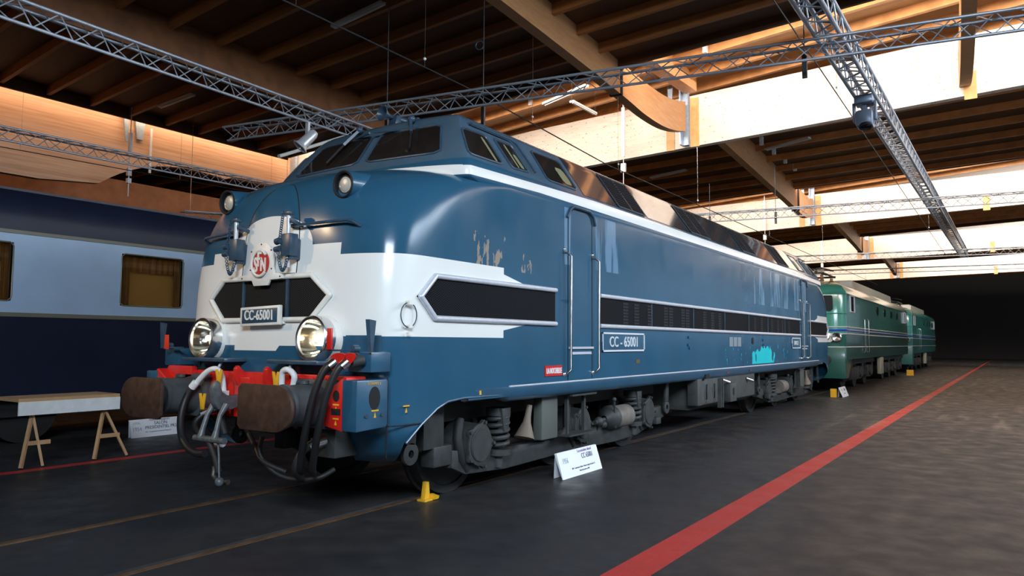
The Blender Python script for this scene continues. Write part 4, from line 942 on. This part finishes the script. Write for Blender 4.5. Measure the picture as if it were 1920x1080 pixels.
# truss clamps and hangers
def hang(x, y, z0, z1, lab, ring=False):
    h = MB().cyl((x, y, z0), (x, y, z1), .008, n=6).box(x-.02, x+.02, y-.03, y+.03, z0-.05, z0+.28).build('truss_hanger', mat('dark_steel', (.09, .09, .10), .4, .7), label=lab, category='hanger', group='truss hangers')
    if ring: MB().torus((x, y+.08, z1-.75), (1, .2, 0), .07, .008).build('lifting_ring', DBLUE, h)
hang(5.60, 1.15, 5.02, 7.06, 'chain hanger holding the crossing truss where it passes the brown beam', True)
hang(5.30, 2.95, 5.05, 7.55, 'thin hanger on the crossing truss just above the locomotive cab')
hang(6.18, -3.6, 5.05, 7.3, 'hanger clamped to the crossing truss near the aisle truss')
hang(17.45, -.4, 4.95, 6.6, 'hanger on the second crossing truss, right one'); hang(17.2, 1.4, 4.95, 6.2, 'hanger on the second crossing truss, left one')
# spotlights
def spotlight(loc, d, col, lab, k=1.0, big=False):
    t = empty('stage_spotlight', loc, lab, 'spotlight'); L_ = Vector(loc); d = Vector(d).normalized(); c = L_-Vector((0, 0, .24*k))
    MB().box(L_.x-.02, L_.x+.02, L_.y-.03, L_.y+.03, L_.z-.2*k, L_.z+.02).build('yoke', col, t)
    if big:
        MB().box(L_.x-.15, L_.x+.15, L_.y-.13, L_.y+.13, L_.z-.10, L_.z+.03).build('base_box', col, t, bevel=.02)
        for sg in (-1, 1): MB().box(L_.x-.05, L_.x+.05, L_.y+sg*.15-.02, L_.y+sg*.15+.02, L_.z-.36, L_.z-.06).build('yoke_arm', col, t, bevel=.01)
        MB().box(L_.x-.15, L_.x+.17, L_.y-.125, L_.y+.125, L_.z-.46, L_.z-.20).build('head_housing', col, t, bevel=.05)
        MB().lathe([(0, .09), (.04, .10), (.05, .085), (.02, .07), (.02, .001)], (L_.x-.10, L_.y-.02, L_.z-.44), (-.3, -.1, -1), 20).build('lens', BLACK, t)
        return t
    MB().lathe([(-.17*k, .001), (-.17*k, .05*k), (-.12*k, .075*k), (.10*k, .085*k), (.14*k, .10*k), (.16*k, .12*k), (.16*k, .07*k), (.1*k, .06*k)], c, d, 24).build('lamp_body', col, t)
    MB().torus(c+d*.16*k, d, .11*k, .012*k).build('lamp_rim', col, t)
spotlight((3.55, 2.88, 4.77), (-.55, .35, -.75), mat('satin_silver', (.72, .74, .78), .3, .45), 'small silver stage spotlight hanging under the left truss')
spotlight((8.55, -3.97, 5.33), (.35, .3, -.8), mat('grey_lamp', (.16, .20, .27), .3, .2), 'bulky grey moving-head light hanging under the aisle truss', 1.25, True)
# fluorescent fittings
TUBEM = mat('fluorescent_fitting_off', (.72, .70, .66), .4)
def tube_light(p, q, lab, m=TUBEM):
    t = empty('fluorescent_light', p, lab, 'lamp', 'fluorescent fittings under the roof')
    MB().obox(p, q, .13, .05).build('fitting', m, t)
    for e_ in (p, q): MB().cyl(e_, (e_[0], e_[1], {7.9: 8.89-.045*e_[1], 7.47: 7.69, 7.69: 7.91}[p[2]]), .004, n=5).build('suspension_rod', GREY, t)
    MB().cyl(Vector(p)-Vector((0, .035, .04)), Vector(q)-Vector((0, .035, .04)), .018, n=8).build('tube', PIPEW, t)
tube_light((5.66, 4.716, 7.47), (5.441, 3.231, 7.47), 'unlit fluorescent fitting at the top edge, left of the brown beam')
tube_light((6.614, 12.089, 7.47), (6.512, 10.507, 7.47), 'unlit fluorescent fitting above the coach, by the left truss')
tube_light((19.894, 0.471, 7.69), (19.217, -0.986, 7.69), 'fluorescent fitting beyond the nearest girder, to the right')
tube_light((21.738, 5.164, 7.69), (21.202, 3.598, 7.69), 'fluorescent fitting beyond the nearest girder, above the locomotive roof')
LIT = mat('lit_white_fitting', (.85, .85, .82), .4)
tube_light((13.028, 3.676, 7.9), (14.301, 3.639, 7.9), 'white fitting in front of the nearest girder, beside the brown beam', LIT)
tube_light((12.822, 4.408, 7.9), (12.157, 2.769, 7.9), 'white fitting behind the crossing truss near the brown beam', LIT)
for i, (x, y, z) in enumerate([(13.2, 5.9, 8.50), (14.2, 5.7, 8.50), (12.5, .3, 8.70), (13.6, .25, 8.70), (15.0, .35, 8.70), (19.2, .42, 7.70), (20.6, .40, 7.70), (22.0, .38, 7.70), (23.3, .36, 7.70)]):
    MB().box(x-.06, x+.06, y-.05, y+.05, z-.04, z+.25).build('sensor_box', PIPEW, label='small white box fixed under a roof purlin near the brown beam' if i > 1 else 'small white box fixed under an orange-lit purlin above the cab roof', category='box', group='white boxes by the brown beam' if i > 1 else 'white boxes above the cab')
# suspended cables
def cable(pts, lab, n=0, dl=1.55):
    c = empty('suspended_cable', pts[0], lab, 'cable', 'cables strung along the hall')
    MB().tube(pts, .011, 6).build('wire', mat('black_wire', (.02, .02, .022), .5), c)
    for k in range(n):
        t = (k+.6)/n; i = min(int(t*(len(pts)-1)), len(pts)-2); f = t*(len(pts)-1)-i; p = Vector(pts[i]).lerp(Vector(pts[i+1]), f)
        MB().cyl(p, p+Vector((0, 0, dl)), .003, n=5).build('dropper', SILV, c); MB().ball(p+Vector((0, 0, .12)), .022, 6).build('insulator', PIPEW, c)
cable([(-3, 1.0, 5.40), (1.5, 1.0, 5.385), (4.9, 1.0, 5.39), (9.75, 1.0, 5.17), (17, 1.0, 5.2), (30, 1.0, 5.25), (48, 1.0, 5.3)], 'black overhead cable above the blue locomotive', 9)
cable([(-3, 13, 5.75), (7, 13, 5.9), (14, 13, 6.05), (30, 13, 6.0)], 'black overhead cable above the coach', 7)
cable([(-2, -3.3, 6.0), (6, -3.3, 6.0), (13, -3.3, 6.0), (40, -3.3, 6.0)], 'black cable crossing behind the aisle truss at upper right', 3)
MB().cyl((5.2, 5.6, 5.0), (7.4, 6.1, 6.0), .035).build('ceiling_pipe', TUBEM, label='grey pipe slanting down left of the windscreen', category='pipe')
for p, z0, z1, lb in (((15.9, 3.35), 5.75, 8.6, 'white suspended rod in front of the nearest girder'), ((32.3, 3.7), 5.7, 8.6, 'white suspended rod in front of the second girder'), ((47, 4.0), 5.6, 7.6, 'white suspended rod in front of the third girder')):
    q = MB().box(p[0]-.42, p[0]-.38, p[1]-.05, p[1]+.05, 6.9, 8.35).box(p[0]-.44, p[0]-.36, p[1]-.07, p[1]+.07, 6.45, 6.7).cyl((p[0]-.4, p[1], z0), (p[0]-.4, p[1], 7), .012, n=6).cyl((p[0]-.4, p[1], 8.3), (p[0]-.4, p[1], 8.88-.045*p[1]), .02, n=6).build('hanging_rod', PIPEW, label=lb, category='rod', group='white rods under girders')
MB().box(6.6, 6.66, 13.4, 13.5, 6.45, 7.0).cyl((6.63, 13.45, 5.3), (6.63, 13.45, 7.7), .012, n=6).box(6.58, 6.68, 13.4, 13.5, 5.85, 6.05).box(6.58, 6.68, 13.4, 13.5, 5.65, 5.78).build('hanging_rod', PIPEW, label='white rod with two sockets hanging above the coach roof', category='rod')

# ------------------------------------------------------------------ presidential coach at left
CO = empty('passenger_coach', (4, 7.6, 0), 'dark blue and pale blue passenger coach with curtained window at left', 'coach')
CX0, CX1 = -14, 21; CY = 6.2
NAVY = mat('coach_navy', (.010, .014, .032), .4, 0, .15, 2, spec=.3); PALE = mat('coach_pale_blue', (.33, .45, .60), .35, 0, .06, 2)
OLIV = mat('coach_olive_line', (.15, .14, .10), .4); ROOFM = mat('coach_roof_grey', (.20, .22, .25), .5, 0, .1, 3)
def cprof(pts, m, nm): return MB().grid([[(x, CY+y, z) for y, z in pts] for x in (CX0, -5, 0, 5, 10, CX1)]).build(nm, m, CO)
cprof([(0, 3.115), (.0, 3.30), (.03, 3.46), (.12, 3.64), (.24, 3.735)], NAVY, 'upper_side'); cprof([(.24, 3.735), (.35, 3.79), (.8, 3.865), (1.45, 3.90), (2.1, 3.865), (2.6, 3.75), (2.9, 3.4)], ROOFM, 'roof')
cprof([(0, .70), (-.005, 1.87)], NAVY, 'lower_side'); cprof([(2.9, .7), (2.9, 3.4)], NAVY, 'far_side')
cprof([(.005, 1.865), (-.015, 1.865), (-.015, 1.925), (.005, 1.925)], OLIV, 'line_moulding'); cprof([(.005, 3.068), (-.015, 3.068), (-.015, 3.118), (.005, 3.118)], OLIV, 'line_moulding')
WN = [(-10.2, -9.1), (-7.6, -6.5), (-5.0, -3.9), (-2.6, -1.5), (0.0, 1.08), (2.65, 3.73), (5.3, 6.4), (7.9, 9.0)]
bb = MB(); px = CX0
for a, c in WN: bb.box(px, a, CY, CY+.03, 1.92, 3.07); bb.box(a, c, CY, CY+.03, 1.92, 2.09); bb.box(a, c, CY, CY+.03, 2.935, 3.07); px = c
bb.box(px, CX1, CY, CY+.03, 1.92, 3.07); bb.build('pale_side_band', PALE, CO, smooth=False)
CUR = mat('ochre_curtain', (.26, .115, .025), .8, 0, .35, 3, 0, stretch=(14, 1, .4)); BLIND = mat('ochre_blind', (.55, .30, .075), .8)
for a, c in WN:
    g = MB().box(a, c, CY+.055, CY+.06, 2.09, 2.935).build('coach_window', mat('coach_window_glass', (.9, .85, .75), .03, trans=1), CO)
    e = [(a+.05, 2.09), (c-.05, 2.09), (c, 2.14), (c, 2.885), (c-.05, 2.935), (a+.05, 2.935), (a, 2.885), (a, 2.14), (a+.05, 2.09)]
    MB().tube([(x, CY+.0, z) for x, z in e], .011, 6).build('window_frame', OLIV, g)
    MB().grid([[(a+(c-a)*i/48, CY+.12+.015*math.sin(i*1.3), z) for z in (2.66, 2.94)] for i in range(49)]).build('curtain_valance', CUR, g)
    for u, v in ((a, a+.19), (c-.11, c)): MB().grid([[(u+(v-u)*i/16, CY+.10+.018*math.sin(i*1.4), z) for z in (2.09, 2.94)] for i in range(17)]).build('curtain', CUR, g)
    MB().box(a+.05, c-.05, CY+.18, CY+.19, 2.09, 2.74).build('blind', BLIND, g)
MB().box(CX0, CX1, CY+.1, CY+2.8, .68, .72).box(CX0, CX1, CY+.3, CY+.5, .40, .70).build('underframe', DGREY, CO)
for xb in (-1.0, 1.5, 11, 13.5):
    MB().cyl((xb, CY+.4, .46), (xb, CY+2.5, .46), .46, n=32).build('wheelset', DGREY, CO)
# trestle table beside the coach
TT = empty('trestle_table', (1.0, 4.4, 0), 'white-topped trestle table with wooden legs standing beside the coach', 'table')
TW = mat('pine', (.50, .30, .15), .5, 0, .15, 6)
MB().box(.35, 1.55, 4.05, 4.65, .80, .84).build('tabletop', TW, TT); MB().box(.35, 1.55, 4.04, 4.06, .64, .80).build('table_skirt', PIPEW, TT)
for xx in (.45, 1.30):
    for dx in (-.12, .30 if xx > 1 else .12):
        MB().obox((xx+.1, 4.15, .66), (xx+.1+dx, 4.10, 0.02), .04, .03).build('leg', TW, TT)
    MB().obox((xx+.02, 4.12, .30), (xx+.30, 4.12, .30), .03, .05).build('leg_brace', TW, TT)
# sign boards (a sheet metal tent standing on the floor)
def sign(x0, x1, y, h, lean, lines, lab, rot=0):
    s_ = empty('information_sign', ((x0+x1)/2, y, 0), lab, 'sign', 'museum signs on the floor')
    t = .012
    MB().add([(x0, y, 0), (x1, y, 0), (x1, y+lean, h), (x0, y+lean, h), (x0, y+t, 0), (x1, y+t, 0), (x1, y+lean+.03, h-.004), (x0, y+lean+.03, h-.004)], [(0, 1, 2, 3), (4, 7, 6, 5), (0, 4, 5, 1), (3, 2, 6, 7), (0, 3, 7, 4), (1, 5, 6, 2)]).build('sign_panel', SIGNW, s_, smooth=False)
    MB().add([(x0, y+lean+.02, h), (x1, y+lean+.02, h), (x1-.02, y+lean*1.2+.03, 0), (x0+.02, y+lean*1.2+.03, 0)], [(0, 1, 2, 3)]).build('rear_leg', SIGNW, s_, smooth=False)
    up = Vector((0, lean, h)).normalized(); n_ = Vector((0, -h, lean)).normalized()
    for st, sz, u, v, m_, sq in lines: text(st, sz, Vector((x0+(x1-x0)*u, y, 0))+up*(v*h*1.06)+n_*.003, (1, 0, 0), up, m_, 'sign_lettering', s_, sq, .001)
sign(3.64, 4.61, -1.45, .285, .09, [('1956', .085, .15, .64, SIGNG, .8), ('Locomotive diesel', .05, .66, .90, mat('sign_text_violet', (.25, .12, .35), .5), .95), ('CC 65001', .085, .70, .68, SIGNT, .8), ('1957 - Constructeur Alsthom - Moteur et bogies de la serie - B', .026, .55, .30, SIGNT, .85), ('Retiree du service en 1988', .026, .55, .17, SIGNT, .85)], 'white museum sign reading CC 65001 standing on the floor beside the blue locomotive')
sign(2.70, 3.52, 5.78, .275, .08, [('1954', .085, .13, .45, SIGNG, .9), ('(1926)', .05, .13, .78, SIGNG, .9), ('Voiture voyageurs', .05, .60, .92, SIGNT, .95), ('SALON', .07, .62, .72, SIGNT, 1.0), ('PRESIDENTIEL PR2', .07, .62, .50, SIGNT, .95), ('1926 - Compagnie Internationale des Wagons Lits', .024, .55, .27, SIGNT, .9)], 'white museum sign reading SALON PRESIDENTIEL PR2 in front of the dark coach')
sign(19.55, 20.45, -1.68, .28, .10, [('1947', .08, .2, .7, SIGNG, .8), ('CC 7001', .08, .65, .7, SIGNT, .8), ('Locomotive', .04, .5, .35, SIGNT, 1)], 'small white museum sign between the blue and the green locomotive')
yb = MB().box(19.45, 19.6, -1.50, -1.35, 0, .24).build('yellow_box', YEL, label='small yellow box behind the far museum sign', category='box')
MB().box(37.8, 38.0, -1.8, -1.5, 0, .28).build('yellow_box', YEL, label='yellow box on the floor at the far end of the green locomotive', category='box')
# yellow wheel stop on the near rail
ck = empty('wheel_chock', (1.93, -.87, 0), 'yellow wheel chock beside the near rail under the front bogie', 'chock')
MB().prism([(1.89, .006), (1.985, .006), (1.97, .05), (1.955, .18), (1.92, .18), (1.90, .05)], 'y', -.90, -.845).box(1.85, 1.99, -.94, -.835, .0, .02).build('chock_body', YEL, ck, bevel=.004)
MB().prism([(-.84, .01), (-.96, .01), (-.97, .04), (-.88, .055)], 'x', 1.97, 2.03).build('chock_foot', YEL, ck)

# ------------------------------------------------------------------ green electric locomotive behind
def green(x0, x1, lab, col, name='electric_locomotive', detail=True):
    g = empty(name, ((x0+x1)/2, 0, 0), lab, 'locomotive'); W = 1.45
    GU = mat('green_upper_'+name, col[0], .2, 0, .1, 1.5, coat=.5); GL = mat('green_lower_'+name, col[1], .25, 0, .12, 1.5, coat=.4)
    def loop(z, w_, in_, r=.30):
        pts = []
        for sx, X_ in ((1, x0+in_), (-1, x1-in_)):
            rng = range(13) if sx == 1 else range(12, -1, -1)
            seg = []
            for sgn in ((1, -1) if sx == 1 else (-1, 1)):
                for k in range(13):
                    t = (1-k/12) if sgn == 1 and sx == 1 or sgn == -1 and sx == -1 else k/12
                    a = math.pi/2*t; seg.append((X_+sx*r*(1-math.cos(a)**.7 if math.cos(a) > 0 else r), sgn*w_*math.sin(a)**.55 if a > 0 else 0, z))
            pts += seg
        return pts
    def ring(zs, m, nm):
        rows = [loop(z, w_, i_) for z, w_, i_ in zs]; rows = [r+[r[0]] for r in rows]
        return MB().grid(rows).build(nm, m, g, angle=50)
    ring([(1.05, W, .62), (1.90, W, .60)], GL, 'lower_body'); ring([(1.90, W, .60), (2.6, W, .61), (3.10, W, .66), (3.18, W, .68)], GU, 'upper_body')
    ring([(3.18, W+.01, .66), (3.27, 1.43, .70), (3.42, 1.33, .86), (3.56, 1.10, 1.3), (3.66, .6, 2.0), (3.68, .05, 2.5)], GU, 'roof')
    for z, wd, m_ in ((2.09, .03, TRIM), (1.985, .055, mat('stripe_blue', (.02, .07, .45), .3)), (1.87, .03, TRIM)):
        r_ = loop(z, W+.008, .59); MB().tube(r_+[r_[0]], wd*.6, 6, caps=False).build('waist_stripe', m_, g)
    for z in (3.15, 2.52):
        r_ = loop(z, W+.012, .66 if z > 3 else .60)
        MB().tube(r_+[r_[0]] if z > 3 else r_[:int(len(r_)/2)], .02, 6, caps=False).build('gutter', GU, g)
    r_ = loop(1.45, W+.01, .60); MB().tube(r_+[r_[0]], .018, 6, caps=False).build('lower_ledge', TRIM, g)
    if not detail: return g
    GW = mat('green_cab_glass', (.03, .035, .04), .05, 0, 0, 1)
    for s in (-1, 1):
        ww = MB().prism([(s*.15, 2.60), (s*1.04, 2.60), (s*1.10, 2.66), (s*1.10, 3.05), (s*1.05, 3.10), (s*.15, 3.10)], 'x', x0+.60, x0+.9).build('windscreen', GW, g)
        hl = MB().lathe([(.1, .15), (0, .14), (-.05, .15), (-.07, .12), (-.02, .02)], (x0+.60, s*1.20, 1.755), (1, 0, 0)).build('marker_headlamp', SILV, g)
        hl = MB().lathe([(.1, .15), (0, .14), (-.05, .15), (-.07, .12), (-.02, .10)], (x0+.60, s*.87, 1.81), (1, 0, 0)).build('headlamp', SILV, g); MB().ball((x0+.58, s*.87, 1.81), .09, 10, sx=.4).build('lit_lamp_glass', mat('lit_headlamp', (1, .85, .6), .3, emit=9), hl)
        MB().prism([(s*1.38, 1.86), (s*.6, 1.86), (s*.6, 1.62), (s*1.0, 1.60)], 'x', x0+.585, x0+.62).build('lamp_surround', TRIM, g)
        MB().cyl((x0+.0, s*.87, 1.05), (x0+.03, s*.87, 1.05), .22).cyl((x0+.03, s*.87, 1.05), (x0+.6, s*.87, 1.05), .15).build('buffer', GREY, g)
        for xs in (x0+1.6, x1-2.4):
            sw = MB().box(xs, xs+.75, *sorted((s*(W-.01), s*(W+.012))), 2.60, 3.12).build('side_window', GW, g)
            MB().tube([(xs, s*1.465, 2.60), (xs+.75, s*1.465, 2.60), (xs+.75, s*1.465, 3.12), (xs, s*1.465, 3.12), (xs, s*1.465, 2.60)], .02, 6).build('window_frame', TRIM, sw)
        for xs in (x0+7.5, x0+9.6, x0+11.7, x0+13.8):
            MB().prism([(xs+.3+.3*math.cos(a*math.pi/8), 2.85+.17*math.sin(a*math.pi/8)) for a in range(16)], 'y', *sorted((s*1.44, s*1.462))).build('porthole', GW, g)
        for xs in (x0+4.2, x0+5.1):
            MB().tube([(xs, s*1.46, 2.45), (xs, s*1.5, 2.40), (xs, s*1.5, 1.3), (xs, s*1.46, 1.25)], .012, 6).build('door_handrail', CHROME, g)
    MB().prism([(x0+.62, 1.45), (x0+.62, .45), (x0+1.2, .45), (x0+1.9, 1.05), (x0+1.9, 1.45)], 'y', -1.43, 1.43).build('front_apron', GL, g, bevel=.02)
    MB().box(x0+1.5, x1-1.0, -1.2, 1.2, .85, 1.06).build('underframe', DGREY, g)
    for xb in (x0+2.6, x0+4.9, x0+7.2, x1-7.0, x1-4.7, x1-2.4):
        MB().cyl((xb, -1.0, .525), (xb, 1.0, .525), .52, n=30).build('wheelset', DGREY, g)
        ab = MB().cyl((xb, -1.25, .55), (xb, -1.0, .55), .2).box(xb-.3, xb+.3, -1.2, -1.02, .3, .75).build('axle_box', GREY, g, bevel=.01)
        MB().tube([(xb+.5, -1.2, .9), (xb+.55, -1.2, .6), (xb+.4, -1.2, .35)], .04, 8).build('spring_hanger', GREY, g)
    for a, c in ((x0+1.7, x0+8.0), (x1-8.0, x1-1.6)): MB().box(a, c, -1.14, -1.06, .38, .62).build('bogie_frame', DGREY, g)
    MB().box(x0+2.2, x0+3.1, -1.40, -1.20, .35, .75).build('sand_box', DGREY, g, bevel=.02)
    MB().box(x0+8.6, x0+9.4, -1.42, -1.28, .35, 1.02).build('equipment_box', mat('beige_box', (.33, .32, .26), .5), g, bevel=.01)
    # roof equipment
    MB().prism([(x0+4.6, 3.45), (x0+5.0, 3.90), (x1-3.0, 3.90), (x1-2.6, 3.45)], 'y', -.95, .95).build('roof_hood', mat('pale_roof_hood', (.50, .47, .40), .4), g)
    MB().prism([(x0+3.9, 3.42), (x0+4.3, 3.82), (x0+4.8, 3.5)], 'y', -1.1, -.7).build('roof_vent', mat('pale_vent', (.55, .62, .62), .4), g)
    pn = empty('pantograph', OFF[g.name]); pn.parent = g; pn.location = (0, 0, 0); PM = mat('pantograph_dark', (.05, .06, .06), .4, .5)
    for y in (-.75, .75): MB().cyl((x0+.9, y, 3.86), (x0+3.0, y, 3.86), .035, n=8).build('base_tube', PM, pn)
    for x in (x0+.95, x0+2.9): MB().cyl((x, -.8, 3.86), (x, .8, 3.86), .035, n=8).build('base_tube', PM, pn)
    for x in (x0+1.1, x0+2.7):
        for y in (-.7, .7): MB().lathe([(0, .05), (.05, .08), (.08, .05), (.12, .08), (.15, .05), (.22, .05)], (x, y, 3.58), (0, 0, 1), 12).build('insulator', mat('insulator_brown', (.25, .14, .08), .3), pn)
    for y in (-.6, .6):
        MB().tube([(x0+2.7, y*.9, 3.92), (x0+1.0, y*.5, 4.02), (x0+2.6, y*.4, 4.12)], .02, 6).build('arm', PM, pn)
    MB().tube([(x0+2.6, -.8, 4.05), (x0+2.6, -.5, 4.14), (x0+2.6, .5, 4.14), (x0+2.6, .8, 4.05)], .03, 6).tube([(x0+2.3, -.8, 4.03), (x0+2.3, -.5, 4.12), (x0+2.3, .5, 4.12), (x0+2.3, .8, 4.03)], .03, 6).build('contact_strip', PM, pn)
    MB().box(x0+1.2, x0+1.8, -.3, .3, 3.5, 3.62).build('roof_box', GU, g, bevel=.03)
    pipe([(x0+.62, -.5, 1.0), (x0+.35, -.55, .6), (x0+.3, -.3, .4), (x0+.5, 0, .5)], .03, RUBBER, 'brake_hose', g)
    MB().tube([(x0+.40, -.9, 1.25), (x0+.35, -.9, 1.42)], .03, 8).build('white_cap', PIPEW, g)
    return g
green(20.9, 40.2, 'green electric locomotive with blue and white waist stripe behind the blue one', ((.05, .24, .19), (.014, .085, .065)))
green(40.9, 58, 'turquoise locomotive end visible behind the green locomotive at the far right', ((.04, .30, .27), (.02, .16, .15)), 'distant_locomotive', True)
